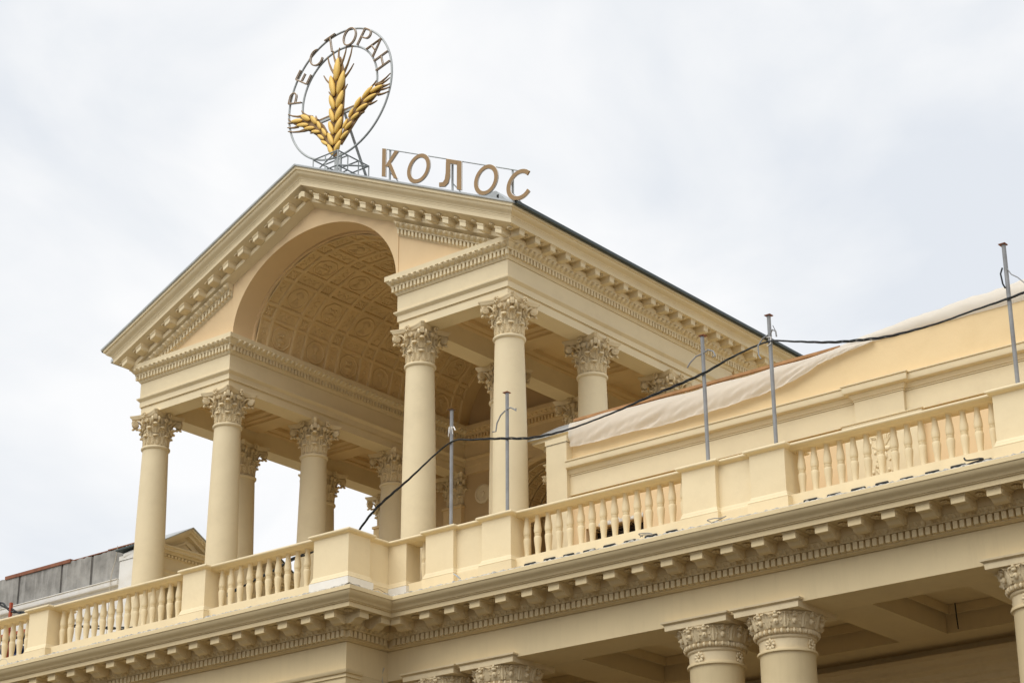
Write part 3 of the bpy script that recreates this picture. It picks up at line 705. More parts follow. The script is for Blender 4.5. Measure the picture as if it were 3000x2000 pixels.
# back wall with arched niche, pilasters and medallions
m = MB(); NR, NZ = 1.25, 5.15
xs = [-5.5, -NR] + [-NR * math.cos(math.pi * i / 32) for i in range(1, 32)] + [NR, 5.5]
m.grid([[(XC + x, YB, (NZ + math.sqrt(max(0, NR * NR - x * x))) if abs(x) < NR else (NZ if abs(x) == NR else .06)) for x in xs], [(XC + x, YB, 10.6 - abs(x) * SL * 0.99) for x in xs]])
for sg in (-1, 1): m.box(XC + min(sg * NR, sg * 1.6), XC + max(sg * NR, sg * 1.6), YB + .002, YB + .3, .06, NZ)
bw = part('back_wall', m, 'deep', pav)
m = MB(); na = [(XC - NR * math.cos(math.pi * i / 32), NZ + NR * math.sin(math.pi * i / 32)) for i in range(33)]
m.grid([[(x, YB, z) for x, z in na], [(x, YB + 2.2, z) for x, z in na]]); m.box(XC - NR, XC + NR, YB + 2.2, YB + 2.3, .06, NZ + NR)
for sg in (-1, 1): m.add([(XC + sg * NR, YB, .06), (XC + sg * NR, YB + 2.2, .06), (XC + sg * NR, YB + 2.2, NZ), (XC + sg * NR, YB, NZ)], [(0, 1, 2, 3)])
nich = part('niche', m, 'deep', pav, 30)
m = MB(); m.tube([(x, YB - .02, z) for x, z in [(XC - NR * 1.06, 4.4)] + [(XC - NR * 1.06 * math.cos(math.pi * i / 32), NZ + NR * 1.06 * math.sin(math.pi * i / 32)) for i in range(33)] + [(XC + NR * 1.06, 4.4)]], .075, 6); part('archivolt', m, 'coffer', pav, 40)
nf = flower(.10, 8, .05).mesh('rosette', 'coffer', 50)
nframe = coffer(.30, .30, 'sq')
for i in range(12):
    a = math.pi * (i + .5) / 12; nx, nz = math.cos(a), -math.sin(a)
    for j in range(5):
        o = obj('coffer', nframe, nich, (XC - math.cos(a) * (NR - .01), YB + .25 + .36 * j, NZ + math.sin(a) * (NR - .01))); o.rotation_euler = (0, math.atan2(nx, nz), 0)
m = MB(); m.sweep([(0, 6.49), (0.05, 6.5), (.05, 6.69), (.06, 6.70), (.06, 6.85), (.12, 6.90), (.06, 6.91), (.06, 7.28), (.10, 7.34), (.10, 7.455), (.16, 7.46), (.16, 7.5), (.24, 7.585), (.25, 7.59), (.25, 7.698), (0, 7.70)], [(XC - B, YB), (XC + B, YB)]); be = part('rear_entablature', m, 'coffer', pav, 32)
m = MB()
for k in range(48): x = XC - B + .1 + .1015 * k; m.box(x - .028, x + .028, YB - .155, YB - .10, 7.347, 7.452)
tag(part('dentil_row', m, 'coffer', be), kind='stuff')
m = MB()
for k in range(32): m.ellip((XC - B + .15 + .15 * k, YB - .20, 7.54), (Vector((.045, 0, 0)), Vector((0, .04, 0)), Vector((0, 0, .042))), 8, 5)
tag(part('egg_row', m, 'coffer', be), kind='stuff')
for rx in (-5.2, -2.84, 2.84, 5.2):
    m = MB(); m.box(XC + rx - .29, XC + rx + .29, YB - .14, YB - .002, .06, 5.70); m.box(XC + rx - .32, XC + rx + .32, YB - .17, YB - .003, 5.66, 5.72); p_ = part('pilaster', m, 'coffer', pav)
    obj('capital', cap_me, p_, (XC + rx, YB + .12, 5.735))
for sg in (-1, 1):
    m = MB(); m.lathe([(.25, 0), (.25, .03), (.22, .05), (.19, .05), (.18, .03), (.07, .025), (.06, .05), (.02, .06)], 32); m.xform(lambda p: Vector((p.x + XC + sg * 1.945, YB - p.z, p.y + 5.91))); part('medallion', m, 'cream', pav, 40)
for sg in (-1, 1): bx('side_wall', 'cream', pav, *sorted((XC + sg * (A - .4), XC + sg * (A - .04))), YB + .01, 14, .06, 6.493)
bx('floor', 'cream', pav, XC - 5.9, XC + 5.9, 3.0, YB + 2.4, .063, .09)

# ================================================================== attic walls of the two wings
def portal(par, sg, yc, mtl, hw=.98, za=4.20):
    """pedimented porch on the end wall that faces the pavilion; sg -1 left wing (faces +X), +1 right wing (faces -X)"""
    xw = XC + sg * 6.33; f = -sg; s_ = .56
    zf = za - hw * s_
    def X(o): return xw + f * o
    def slab(m, o0, o1, z0, z1, h):
        for s2 in (-1, 1):
            a = [(X(o0), yc, za + z1), (X(o1), yc, za + z1), (X(o1), yc, za + z0), (X(o0), yc, za + z0)]; b = [(p[0], yc + s2 * h, p[2] - h * s_) for p in a]
            m.add(a + b, [(0, 1, 2, 3), (7, 6, 5, 4), (0, 4, 5, 1), (1, 5, 6, 2), (2, 6, 7, 3), (3, 7, 4, 0)])
    m = MB(); m.add([(X(.72), yc - hw + .1, zf - .02), (X(.72), yc, za - .10), (X(.72), yc + hw - .1, zf - .02)], [(0, 1, 2)]); part('tympanum', m, mtl, par)
    m = MB()
    slab(m, 0, .97, 0, -.05, hw); slab(m, 0, .93, -.05, -.09, hw - .05); slab(m, 0, .84, -.09, -.16, hw - .10)
    slab(m, .72, .77, -.27, -.33, hw - .45)
    part('raking_cornice', m, mtl, par)
    m = MB(); slab(m, -.3, 1.0, .028, .004, hw + .06); part('portal_roof', m, 'zinc' if yc < 6 else 'green', par)
    ya, yb = yc - hw + .20, yc + hw - .20
    path = [(X(0), ya), (X(.72), ya), (X(.72), yb), (X(0), yb)]
    if f < 0: path = path[::-1]
    m = MB(); m.sweep([(-.3, 2.93), (0, 2.93), (0, 3.02), (.015, 3.03), (.015, 3.10), (.05, 3.14), (.05, 3.16), (.0, 3.17), (0, 3.42), (.03, 3.44), (.03, 3.50), (.09, 3.51), (.11, 3.545), (.20, 3.55), (.20, 3.60), (.25, 3.63), (.25, zf + .01), (-.3, zf + .02)], path); part('portal_entablature', m, mtl, par, 32)
    m = MB()
    for k in range(15):
        y = ya + .05 + .105 * k; xa, xb = sorted((X(.745), X(.80))); m.box(xa, xb, y - .03, y + .03, 3.443, 3.498)
    tag(part('dentil_row', m, mtl, par), kind='stuff')
    for y in (ya + .12, yb - .12):
        xa, xb = sorted((X(.46), X(.70))); p_ = bx('portal_pilaster', mtl, par, xa, xb, y - .12, y + .12, .06, 2.56)
        k_ = obj('capital', cap_me, p_, ((xa + xb) / 2, y, 2.56)); k_.scale = (.46, .46, .47)

def wing(sg):
    right = sg > 0
    trim = 'cream' if right else 'white'; low_ = 'peach' if right else 'white'
    W_ = thing('attic_wall', (XC + sg * 10, 4, .06), 'set-back attic wall in ochre plaster half covered by plastic sheeting' if right else 'set-back attic wall of bare grey concrete panels over a white moulding', 'wall')
    def X(a, b): return tuple(sorted((XC + sg * a, XC + sg * b)))
    E = 18
    # end pilaster
    o = bx('end_pilaster', trim, W_, *X(5.93, 6.42), 3.90, 4.5, .06, 3.352)
    m = MB(); x0, x1 = X(5.915, 6.435); m.add([(x0, 3.885, 3.355), (x1, 3.885, 3.355), (x1, 4.5, 3.355), (x0, 4.5, 3.355), (x0, 3.885, 3.455), (x1, 3.885, 3.475), (x1, 4.5, 3.50), (x0, 4.5, 3.48)], [(0, 1, 5, 4), (1, 2, 6, 5), (2, 3, 7, 6), (3, 0, 4, 7), (4, 5, 6, 7)]); part('cap', m, trim, o)
    # wall below the band
    if right:
        hx0, hx1, hz0, hz1 = 2.21, 3.53, 1.16, 1.585
        bx('wall', low_, W_, XC + 6.42, hx0, 4.06, 4.5, .06, 2.286); bx('wall', low_, W_, hx1, XC + E, 4.06, 4.5, .06, 2.286); bx('wall', low_, W_, hx0, hx1, 4.06, 4.5, hz1, 2.286)
        bx('wall', low_, W_, hx0, hx1, 4.06, 4.5, .06, hz0)
        m = MB(); random.seed(3)
        for k in range(26):
            a, b, z = random.uniform(hx0, hx1), random.uniform(hx0, hx1), random.uniform(hz0, hz1); m.tube([(a, 4.2, z), ((a + b) / 2, 4.25, z + random.uniform(-.2, .2)), (b, 4.4, random.uniform(hz0, hz1))], .012, 4)
        m.box(hx0, hx1, 4.42, 4.49, hz0, hz1); part('broken_opening', m, 'dark', W_)
        m = MB(); prev = None                                 # raw plaster rim
        ring = []
        for t in range(30): ring.append((hx0 + .3 + (hx1 - hx0 - .3) * t / 29, hz1 + .02 + .09 * random.random()))
        m.grid([[(x, 4.056, hz1 - .02) for x, z in ring], [(x, 4.050, hz1 + .0) for x, z in ring], [(x, 4.056, z) for x, z in ring]]); part('raw_plaster', m, 'crack', W_)
    else: bx('wall', low_, W_, *X(6.42, E), 4.06, 4.5, .06, 2.286)
    bx('frieze_band', trim, W_, *X(6.42, E), 4.0, 4.5, 2.287, 2.66)
    pth = [(XC + 6.42, 4.0), (XC + E, 4.0)] if right else [(XC - E, 4.0), (XC - 6.42, 4.0)]
    CP = [(-.3, 2.66), (-.012, 2.66), (-.012, 2.667), (.012, 2.669), (.014, 2.69), (.008, 2.692), (.008, 2.698), (.03, 2.70), (.034, 2.72), (.055, 2.745), (.07, 2.785), (.09, 2.78), (.12, 2.79), (.14, 2.80), (.145, 2.81), (.15, 2.905), (.146, 2.918), (.17, 2.923), (.17, 2.94), (-.05, 2.965), (-.3, 2.965)]
    m = MB(); m.sweep(CP, pth); part('cornice', m, trim, W_, 32)
    if right:
        bx('attic_panel', 'ochre', W_, *X(6.42, E), 4.083, 4.5, 2.95, 3.752)
        # projecting pilaster with relief
        rx0, rx1 = 8.03 + .1, 9.18 - .1
        bx('frieze_band', trim, W_, rx0, rx1, 3.925, 4.003, 2.283, 2.663)
        m = MB(); m.sweep(CP, [(rx0, 4.02), (rx0, 3.925), (rx1, 3.925), (rx1, 4.02)]); part('cornice', m, trim, W_, 32)
        m = MB(); m.sweep([(0, 2.20), (.03, 2.21), (.03, 2.26), (.05, 2.27), (.05, 2.285), (0, 2.288)], [(rx0 - .25, 4.06), (rx0 - .25, 3.955), (rx1 + .28, 3.955), (rx1 + .28, 4.06)]); part('pilaster_cap', m, trim, W_, 32)
        bx('pilaster', trim, W_, rx0 - .25, rx1 + .28, 3.955, 4.062, .06, 2.205)
        m = MB(); random.seed(11); cx = (rx0 + rx1) / 2 + .02; yy = 3.95
        def P(a, b): return (cx + a, yy, b)
        Xv, Yv, Zv = Vector((1, 0, 0)), Vector((0, 1, 0)), Vector((0, 0, 1))
        for i in range(-3, 4): m.tube([P(0, 1.75), P(.05 * i, 1.95), P(.085 * i, 2.06 - .01 * i * i)], .014, 5)
        m.ellip(P(0, 1.72), (Xv * .11, Yv * .03, Zv * .05), 8, 5); m.ellip(P(0, 1.60), (Xv * .05, Yv * .03, Zv * .08), 8, 5)
        m.tube([P(-.17, 2.06), P(.0, 2.075), P(.17, 2.06)], .012, 5)
        for s2 in (-1, 1):
            m.tube([P(0, 1.2), P(.10 * s2, 1.28), P(.20 * s2, 1.40), P(.16 * s2, 1.54), P(.08 * s2, 1.50)], .014, 5); m.tube([P(0, 1.05), P(.14 * s2, 1.10), P(.22 * s2, 1.0), P(.16 * s2, .9)], .014, 5)
            for i in range(9): m.ellip(P(s2 * random.uniform(.06, .25), random.uniform(.85, 1.9)), (Xv * .03, Yv * .022, Zv * .035), 6, 4)
            m.tube([P(.10 * s2, 1.72), P(.22 * s2, 1.80), P(.24 * s2, 1.95), P(.16 * s2, 1.92)], .013, 5)
        m.tube([P(0, .6), P(0, 1.6)], .014, 5); part('floral_relief', m, trim, W_, 50)
    else:
        js = [-18, -16.3, -14.727, -13.158, -12.086, -10.971, XC - 6.10]
        for a, b in zip(js, js[1:]):
            m = MB(); n = 12; y = 4.04 + random.uniform(-.012, .012)
            tops = [3.735 + random.uniform(-.025, .02) for _ in range(n + 1)]
            f_ = [(a + .035 + (b - a - .07) * i / n, y, tops[i]) for i in range(n + 1)]; g_ = [(p[0], y, 2.94) for p in f_]; h_ = [(p[0], y + .3, p[2] + .01) for p in f_]
            m.grid([g_, f_, h_]); m.add([g_[0], f_[0], h_[0], (g_[0][0], y + .3, 2.94)], [(0, 1, 2, 3)]); m.add([g_[-1], f_[-1], h_[-1], (g_[-1][0], y + .3, 2.94)], [(0, 1, 2, 3)])
            part('concrete_panel', m, 'greywall', W_)
        m = MB()
        for a in js[1:-1]: m.box(a - .05, a + .05, 4.055, 4.2, 2.94, 3.70)
        part('mortar_joint', m, 'joint', W_)
        m = MB(); m.box(-15.264, -12.85, 4.0, 4.35, 3.712, 3.792); m.box(-12.84, -11.6, 4.05, 4.35, 3.745, 3.765); m.box(-11.55, -10.62, 4.03, 4.35, 3.748, 3.775); part('flashing', m, 'rust', W_)
        m = MB(); m.add([(-11.0, 3.80, 3.575), (-10.35, 3.80, 3.60), (-10.35, 4.4, 3.62), (-11.0, 4.4, 3.595), (-11.0, 3.80, 3.605), (-10.35, 3.80, 3.64), (-10.35, 4.4, 3.66), (-11.0, 4.4, 3.63)], [(0, 1, 5, 4), (1, 2, 6, 5), (2, 3, 7, 6), (3, 0, 4, 7), (4, 5, 6, 7), (0, 3, 2, 1)]); part('gutter_end', m, 'green', W_)
        m = MB(); m.tube([(-10.80, 3.95, 3.45), (-10.45, 3.97, 3.50)], .085, 14); part('drain_pipe', m, 'white', W_, 40)
    # end wall towards the pavilion, with two pedimented portals
    bx('end_wall', trim if right else 'cream', W_, *X(6.33, 6.6), 4.502, 12.5, .06, 3.50)
    for yc in (5.10, 7.75): portal(W_, sg, yc, 'cream')
    return W_
wing(1); wing(-1)

# ================================================================== plastic sheeting and timber
bt = MB(); bt.box(1.98, 7.87, 4.03, 4.10, 3.775, 3.825)
tag(part('timber_batten', bt, 'wood'), 'long raw timber batten along the top of the ochre attic wall', 'timber')
random.seed(5)
def fbm(x, y): return math.sin(x * 3.1 + 1.7 * math.sin(y * 2.3)) * .5 + math.sin(x * 7.3 + y * 4.1 + 1.3) * .3 + math.sin(x * 13.7 - y * 6.2) * .2
m = MB(); nu, nv = 170, 26; rows = []
for j in range(nv):
    t = j / (nv - 1); row = []
    for i in range(nu):
        s_ = i / (nu - 1); x = 1.93 + s_ * 6.6
        zb = [3.24, 3.215, 3.21, 3.21, 3.19, 3.195, 3.205, 3.235, 3.28, 3.36, 3.53, 3.64, 3.72]
        q = s_ * 12; k = min(int(q), 11); bot = zb[k] + (zb[k + 1] - zb[k]) * (q - k) + .006 * math.sin(x * 4.3) + .004 * math.sin(x * 11)
        top = 3.80 - .03 * min(1, s_ * 2.6) + .012 * math.sin(x * 5) + .02 * math.sin(math.pi * min(1, s_ * 3))
        z = top + (bot - top) * t
        hang = (top - bot)
        fold = (fbm(x * .9 + t * 1.9, t * 1.4) + .5 * fbm(x * 2.3 + t * 2.6 + 2, t)) * (.45 + .55 * math.sin(x * 1.1 + .5) ** 2)                 # diagonal pulls
        bag = math.sin(math.pi * min(1, t * 1.05)) * .05 * hang / .5
        y = 4.012 - .012 - t * .02 - bag - abs(hang) * .05 * t * (1 + .8 * fold) - .009 * fold * t - .006 * math.sin(x * 31 + 9 * t + 2 * math.sin(x * 5)) * t
        xx = x - .05 * t * fold
        if t < .12: y = 4.012 + (.12 - t) * .9
        row.append((xx, y, z))
    rows.append(row)
m.grid(rows)
tag(part('plastic_sheet', m, 'sheet', smooth=80), 'creased white plastic sheet hanging from the timber batten', 'plastic sheet')
m = MB(); rows = []
prof = [(0, 0), (-.02, .01), (-.045, .05), (-.05, .12), (-.03, .19), (.03, .235), (.12, .25), (.22, .22), (.32, .12), (.40, .0)]
for y_, z_ in prof:
    row = []
    for i in range(120):
        s_ = i / 119; x = 7.75 + s_ * 6.5; env = math.sin(math.pi * min(1, s_ * .60 + .02)) ** .6 if s_ < .8 else .98
        wob = .02 * fbm(x * 2, z_ * 5)
        row.append((x, 4.06 + (y_ + wob * .6) * (.5 + .5 * env) , 3.745 + .03 * math.sin(x * 1.3) * s_ * .3 + (z_ + wob * (z_ > .02)) * env * 1.6))
    rows.append(row)
m.grid(rows)
tag(part('plastic_sheet', m, 'sheet', smooth=80), 'billowing plastic sheet rolled over the attic wall top by the rightmost pole', 'plastic sheet')

# ================================================================== poles and cable
PX = [.122, 1.494, 5.951, 7.323, 11.78]
PL = ['grey pole on the pedestal next to the corner, with white ties', 'grey pole with two drooping arms standing before the tall column', 'grey pole with two curved arms in front of the hanging sheet', 'grey pole with the cable tied to its top, second from the right', 'grey rightmost pole with a torn wire near its top']
def arc(p0, side, w_, h, drop, n=9):
    return [(p0[0] + side * w_ * math.sin(t * math.pi / 2 * 1.0) , p0[1] - .02 * t, p0[2] + h * math.sin(t * math.pi * .62) - drop * t ** 3) for t in [i / (n - 1) for i in range(n)]]
for i, x in enumerate(PX):
    y = 2.60; zt_ = [4.04, 4.06, 4.05, 4.07, 4.11][i]
    if i == 4: x = 11.735
    t = thing('utility_pole', (x, y, 1.60), PL[i], 'pole', 'poles standing on the balustrade pedestals')
    lean = random.uniform(-.012, .012)
    m = MB(); m.tube([(x, y, 1.62), (x + lean, y, zt_)], .0345, 14); part('shaft', m, 'pole', t, 40)
    bx('base_block', 'cream', t, x - .17, x + .17, y - .16, y + .16, 1.603, 1.645)
    m = MB(); m.add([(x - .055, y - .055, zt_ + .0), (x + .055, y - .055, zt_), (x + .055, y + .055, zt_), (x - .055, y + .055, zt_), (x - .06, y - .06, zt_ + .014), (x + .06, y - .06, zt_ + .014), (x + .06, y + .06, zt_ + .014), (x - .06, y + .06, zt_ + .014), (x, y, zt_ + .035)], [(0, 1, 5, 4), (1, 2, 6, 5), (2, 3, 7, 6), (3, 0, 4, 7), (4, 5, 8), (5, 6, 8), (6, 7, 8), (7, 4, 8), (0, 3, 2, 1)])
    part('cap_plate', m, 'rust' if i != 0 else 'dkbronze', t)
    def arm(pts, mt='pole', r=.014): q = MB(); q.tube(pts, r, 8); part('conduit_arm', q, mt, t, 40)
    p0 = (x, y - .03, zt_ - .45)
    if i == 0:
        for k in range(4):
            a = random.uniform(0, 6); q = MB(); q.tube([(x, y - .04, zt_ - .38 - .02 * k), (x + .06 * math.cos(a), y - .06, zt_ - .36), (x + .10 * math.cos(a), y - .06, zt_ - .46 - .03 * k)], .006, 5); part('wire_tie', q, 'neon', t)
        arm([(x + .03, y - .03, zt_ - .38), (x + .09, y - .04, zt_ - .37), (x + .13, y - .04, zt_ - .45)], 'neon', .012)
    elif i == 1: arm([(x - .02, y - .03, zt_ - .36), (x - .12, y - .04, zt_ - .43), (x - .20, y - .05, zt_ - .57), (x - .23, y - .05, zt_ - .73), (x - .31, y - .05, zt_ - .72)]); arm([(x + .02, y - .03, zt_ - .34), (x + .12, y - .04, zt_ - .33), (x + .22, y - .05, zt_ - .39), (x + .26, y - .05, zt_ - .43), (x + .26, y - .05, zt_ - .38)])
    elif i == 2: arm([(x - .02, y - .03, zt_ - .34), (x - .13, y - .04, zt_ - .36), (x - .25, y - .05, zt_ - .45), (x - .32, y - .05, zt_ - .53)]); arm([(x + .02, y - .03, zt_ - .33), (x + .13, y - .04, zt_ - .30), (x + .24, y - .05, zt_ - .36), (x + .28, y - .05, zt_ - .46), (x + .22, y - .05, zt_ - .46)])
    elif i == 3: arm([(x - .02, y - .03, zt_ - .36), (x - .12, y - .04, zt_ - .40), (x - .21, y - .06, zt_ - .52), (x - .21, y - .06, zt_ - .68), (x - .17, y - .06, zt_ - .77)]); arm([(x + .03, y - .03, zt_ - .35), (x + .08, y - .04, zt_ - .29), (x + .15, y - .05, zt_ - .34), (x + .16, y - .05, zt_ - .44)]); arm([(x + .16, y - .05, zt_ - .36), (x + .10, y - .05, zt_ - .22)], 'cable', .006); arm([(x - .04, y - .04, zt_ - .40), (x + .05, y - .05, zt_ - .42), (x + .03, y - .05, zt_ - .54), (x - .04, y - .045, zt_ - .56)], 'neon', .007)
    else: arm([(x - .04, y - .03, zt_ - .40), (x - .07, y - .05, zt_ - .50), (x - .05, y - .05, zt_ - .68), (x - .02, y - .04, zt_ - .76)], 'cable', .014); arm([(x + .03, y - .02, zt_ - .42), (x + .10, y - .03, zt_ - .55), (x + .2, y - .03, zt_ - .63), (x + .3, y - .03, zt_ - .75), (x + .6, y, zt_ - .9)], 'pole', .009)
def cat(pts, n=14):
    P = [Vector(p) for p in pts]; out = []
    for i in range(len(P) - 1):
        a, b, c, d = P[max(i - 1, 0)], P[i], P[i + 1], P[min(i + 2, len(P) - 1)]
        for k in range(n):
            t = k / n; out.append(.5 * ((2 * b) + (c - a) * t + (2 * a - 5 * b + 4 * c - d) * t * t + (3 * b - a - 3 * c + d) * t ** 3))
    return out + [P[-1]]
def twist(name, pts, r, strands, mt, label, catg, amp=1.0, pitch=.8):
    line = cat(pts); t = thing(name, line[0], label, catg); s_ = 0; acc_ = [0]
    for a, b in zip(line, line[1:]): s_ += (b - a).length; acc_.append(s_)
    for k in range(strands):
        q = []
        for p, l in zip(line, acc_):
            a = 2 * math.pi * (l / pitch + k / strands); w_ = r * amp * (1 + .5 * math.sin(l * 1.7)); q.append(p + Vector((.4 * math.cos(a) * w_, .7 * math.cos(a) * w_, math.sin(a) * w_)))
        m = MB(); m.tube(q, r, 6); part('strand', m, mt, t, 60)
    return t
twist('power_cable', [(-2.434, 2.62, 1.95), (-1.848, 2.60, 2.43), (-.961, 2.58, 2.855), (.10, 2.55, 3.352), (.681, 2.56, 3.30), (1.45, 2.56, 3.153), (2.087, 2.57, 3.023), (2.885, 2.57, 2.985), (3.898, 2.57, 3.063), (4.733, 2.56, 3.172), (5.912, 2.55, 3.323), (6.561, 2.55, 3.48), (7.29, 2.55, 3.58), (7.804, 2.56, 3.458), (8.459, 2.57, 3.275), (9.103, 2.57, 3.15), (9.672, 2.57, 3.081), (10.481, 2.57, 3.077), (11.094, 2.56, 3.121), (11.70, 2.55, 3.155), (12.4, 2.57, 3.23), (13.2, 2.6, 3.3)],
      .0118, 3, 'cable', 'black twisted power cable slung from pole to pole above the balustrade', 'cable')
twist('power_cable', [(-14.8, 3, 3.05), (-14.02, 3, 2.72), (-13.51, 3, 2.455), (-12.9, 3, 2.28)], .022, 2, 'cable', 'black cable end drooping over the left balustrade', 'cable')
twist('power_cable', [(-15, 3, 1.95), (-13.5, 3, 1.8), (-12.2, 3, 1.80), (-11.324, 3, 1.738), (-10.323, 3, 1.542), (-9.353, 3, 1.374), (-8.189, 3, 1.304), (-7.3, 3, 1.36), (-6.42, 2.75, 1.42), (-5.778, 2.65, 1.50), (-5.147, 2.6, 1.60), (-4.528, 2.6, 1.72), (-3.9, 2.6, 1.87), (-2.434, 2.62, 1.96)], .02, 2, 'cable', 'dark cable lying behind the balusters left of the corner pedestal', 'cable')
m = MB(); m.tube(cat([(-11.003, 3.86, 3.72), (-11.03, 3.85, 3.408), (-11.11, 3.82, 3.013), (-11.13, 3.82, 2.673), (-11.12, 3.8, 1.5), (-11.2, 3.8, .5)]), .008, 6)
tag(part('cord', m, 'pale', smooth=60), 'thin pale cord hanging down the white wing wall', 'cord')

# ================================================================== construction clutter behind the left balusters
t = thing('steel_post', (-13.6, 3, .06), 'red oxide steel post behind the leftmost balusters', 'post')
m = MB(); m.box(-13.63, -13.57, 2.97, 3.03, .06, 2.66); part('shaft', m, 'red', t)
bx('crossbar', 'red', t, -14.3, -12.9, 2.96, 3.04, 1.86, 1.93); bx('crossbar', 'red', t, -14.4, -12.7, 2.97, 3.03, .95, 1.0)
m = MB(); random.seed(21)
for k in range(9): m.ellip((-13.4 + random.uniform(-.5, .5), 3.25 + random.uniform(-.1, .1), 1.55 + random.uniform(-.25, .3)), (Vector((.35, 0, random.uniform(-.1, .1))), Vector((0, .15, 0)), Vector((0, 0, random.uniform(.08, .16)))), 10, 6)
m.tube([(-13.9, 3.2, .06), (-13.5, 3.2, 1.4)], .03, 6); m.tube([(-12.9, 3.2, .06), (-13.3, 3.2, 1.4)], .03, 6)
tag(part('tarp_bundle', m, 'blue', smooth=50), 'dark blue tarpaulin bundle on a trestle behind the leftmost balusters', 'tarpaulin')

# ================================================================== loose bits on the cornice
def bits(name, pts, r, mt, label, catg):
    if name == 'wire_offcut': p0_ = Vector(pts[0]); pts = [p0_ + (Vector(p) - p0_) * .7 for p in pts]; r *= .72
    m = MB(); m.tube(cat(pts, 6), r, 6); tag(part(name, m, mt, smooth=60), label, catg)
bx_ = MB(); bx_.box(-.92, -.80, .93, 1.02, .50, .565)
bits('wire_offcut', [(-.02, 1.02, .09), (-.10, .92, .16), (-.22, .85, .24), (-.38, .80, .22), (-.46, .72, .12)], .006, 'dkbronze', 'thin dark wire loop at the inner corner of the cornice', 'wire')
bits('wire_offcut', [(1.06, 1.75, .36), (1.0, 1.72, .42), (.90, 1.7, .48), (.96, 1.7, .44), (1.07, 1.72, .34), (1.12, 1.72, .33)], .014, 'steel', 'small grey offcut below the recessed panel near the corner', 'wire')
bits('wire_offcut', [(5.02, 1.9, .40), (4.93, 1.85, .47), (5.1, 1.85, .46), (5.28, 1.85, .42), (5.32, 1.85, .38), (5.05, 1.86, .43), (4.96, 1.86, .39)], .013, 'pole', 'frayed grey cable end at the foot of the middle balusters', 'wire')
bits('wire_offcut', [(6.5, 1.75, .33), (6.42, 1.72, .38), (6.6, 1.72, .39), (6.82, 1.72, .36), (6.95, 1.72, .38), (6.7, 1.74, .33), (6.5, 1.76, .31)], .012, 'pole', 'grey cable scrap below the right pair of pedestals', 'wire')
bits('wire_offcut', [(11.0, 2.0, .52), (11.05, 1.98, .45), (11.2, 1.96, .42), (11.4, 1.95, .41), (11.46, 1.95, .38), (11.2, 1.97, .36), (11.05, 1.97, .34)], .02, 'cable', 'black cable end beside the rightmost pedestal', 'wire')
bits('wire_offcut', [(-10.9, .75, .35), (-10.75, .72, .52), (-10.5, .70, .53), (-10.3, .66, .40), (-10.22, .6, .26)], .010, 'pale', 'pale curled wire at the foot of the leftmost pedestal', 'wire')
bits('wire_offcut', [(-3.4, .60, .24), (-3.1, .6, .27), (-2.7, .6, .22), (-2.3, .55, .22)], .010, 'pale', 'pale wire lying on the cornice left of the corner pedestal', 'wire')
m = MB(); m.box(-.84, -.70, .74, .82, .235, .295)
tag(part('brick_piece', m, 'brick'), 'small brown brick piece at the foot of the corner pedestal', 'brick')
bits('dangling_wire', [(9.0, 5.3, -.75), (9.01, 5.3, -1.0), (9.02, 5.3, -1.2)], .012, 'black', 'short black wire dangling from the dark colonnade ceiling', 'wire')
bits('dangling_wire', [(5.1, 3.6, -1.19), (5.02, 3.55, -1.35), (5.06, 3.5, -1.6), (5.3, 3.4, -1.78), (5.5, 3.3, -1.78)], .016, 'black', 'looped black cable hanging beside the left column of the right pair', 'wire')
bits('dangling_wire', [(-.93, 1.95, -.95), (-.96, 1.93, -1.1), (-.92, 1.92, -1.3), (-.93, 1.92, -1.6)], .010, 'pale', 'thin pale wire hanging at the corner pier', 'wire')

# ================================================================== wheat sign on the ridge
GR = [((-0.051, 0.326), (-0.008, 0.902), 0.184), ((-0.1, -0.052), (-0.232, 0.515), 0.163), ((0.025, -0.053), (0.189, 0.496), 0.184), ((-0.082, -0.399), (-0.235, 0.008), 0.141), ((-0.0, -0.393), (0.174, -0.007), 0.163), ((-0.082, -0.731), (-0.222, -0.342), 0.130), ((-0.014, -0.718), (0.161, -0.359), 0.156), ((-0.083, -1.046), (-0.235, -0.666), 0.130), ((-0.027, -1.039), (0.163, -0.682), 0.152), ((-0.08, -1.32), (-0.256, -0.954), 0.130), ((-0.03, -1.314), (0.177, -0.994), 0.147), ((-0.076, -1.583), (-0.251, -1.245), 0.119), ((-0.032, -1.522), (0.146, -1.276), 0.130), ((-1.092, -0.34), (-1.462, -0.247), 0.104), ((-0.848, -0.424), (-1.147, -0.19), 0.119), ((-0.901, -0.523), (-1.273, -0.409), 0.104), ((-0.633, -0.588), (-0.82, -0.33), 0.119), ((-0.694, -0.672), (-1.027, -0.579), 0.098), ((-0.483, -0.782), (-0.614, -0.53), 0.098), ((-0.519, -0.839), (-0.787, -0.73), 0.087), ((-0.301, -1.011), (-0.458, -0.765), 0.091), ((-0.377, -1.075), (-0.58, -0.891), 0.087), ((-0.251, -1.258), (-0.471, -1.082), 0.082), ((1.026, -0.356), (1.404, -0.312), 0.108), ((0.783, -0.436), (1.099, -0.228), 0.119), ((0.831, -0.53), (1.22, -0.463), 0.108), ((0.548, -0.61), (0.75, -0.373), 0.119), ((0.612, -0.696), (0.956, -0.625), 0.108), ((0.387, -0.784), (0.516, -0.573), 0.098), ((0.451, -0.858), (0.7, -0.765), 0.104), ((0.214, -1.006), (0.347, -0.796), 0.091), ((0.271, -1.046), (0.489, -0.909), 0.100), ((0.139, -1.248), (0.382, -1.114), 0.098)]
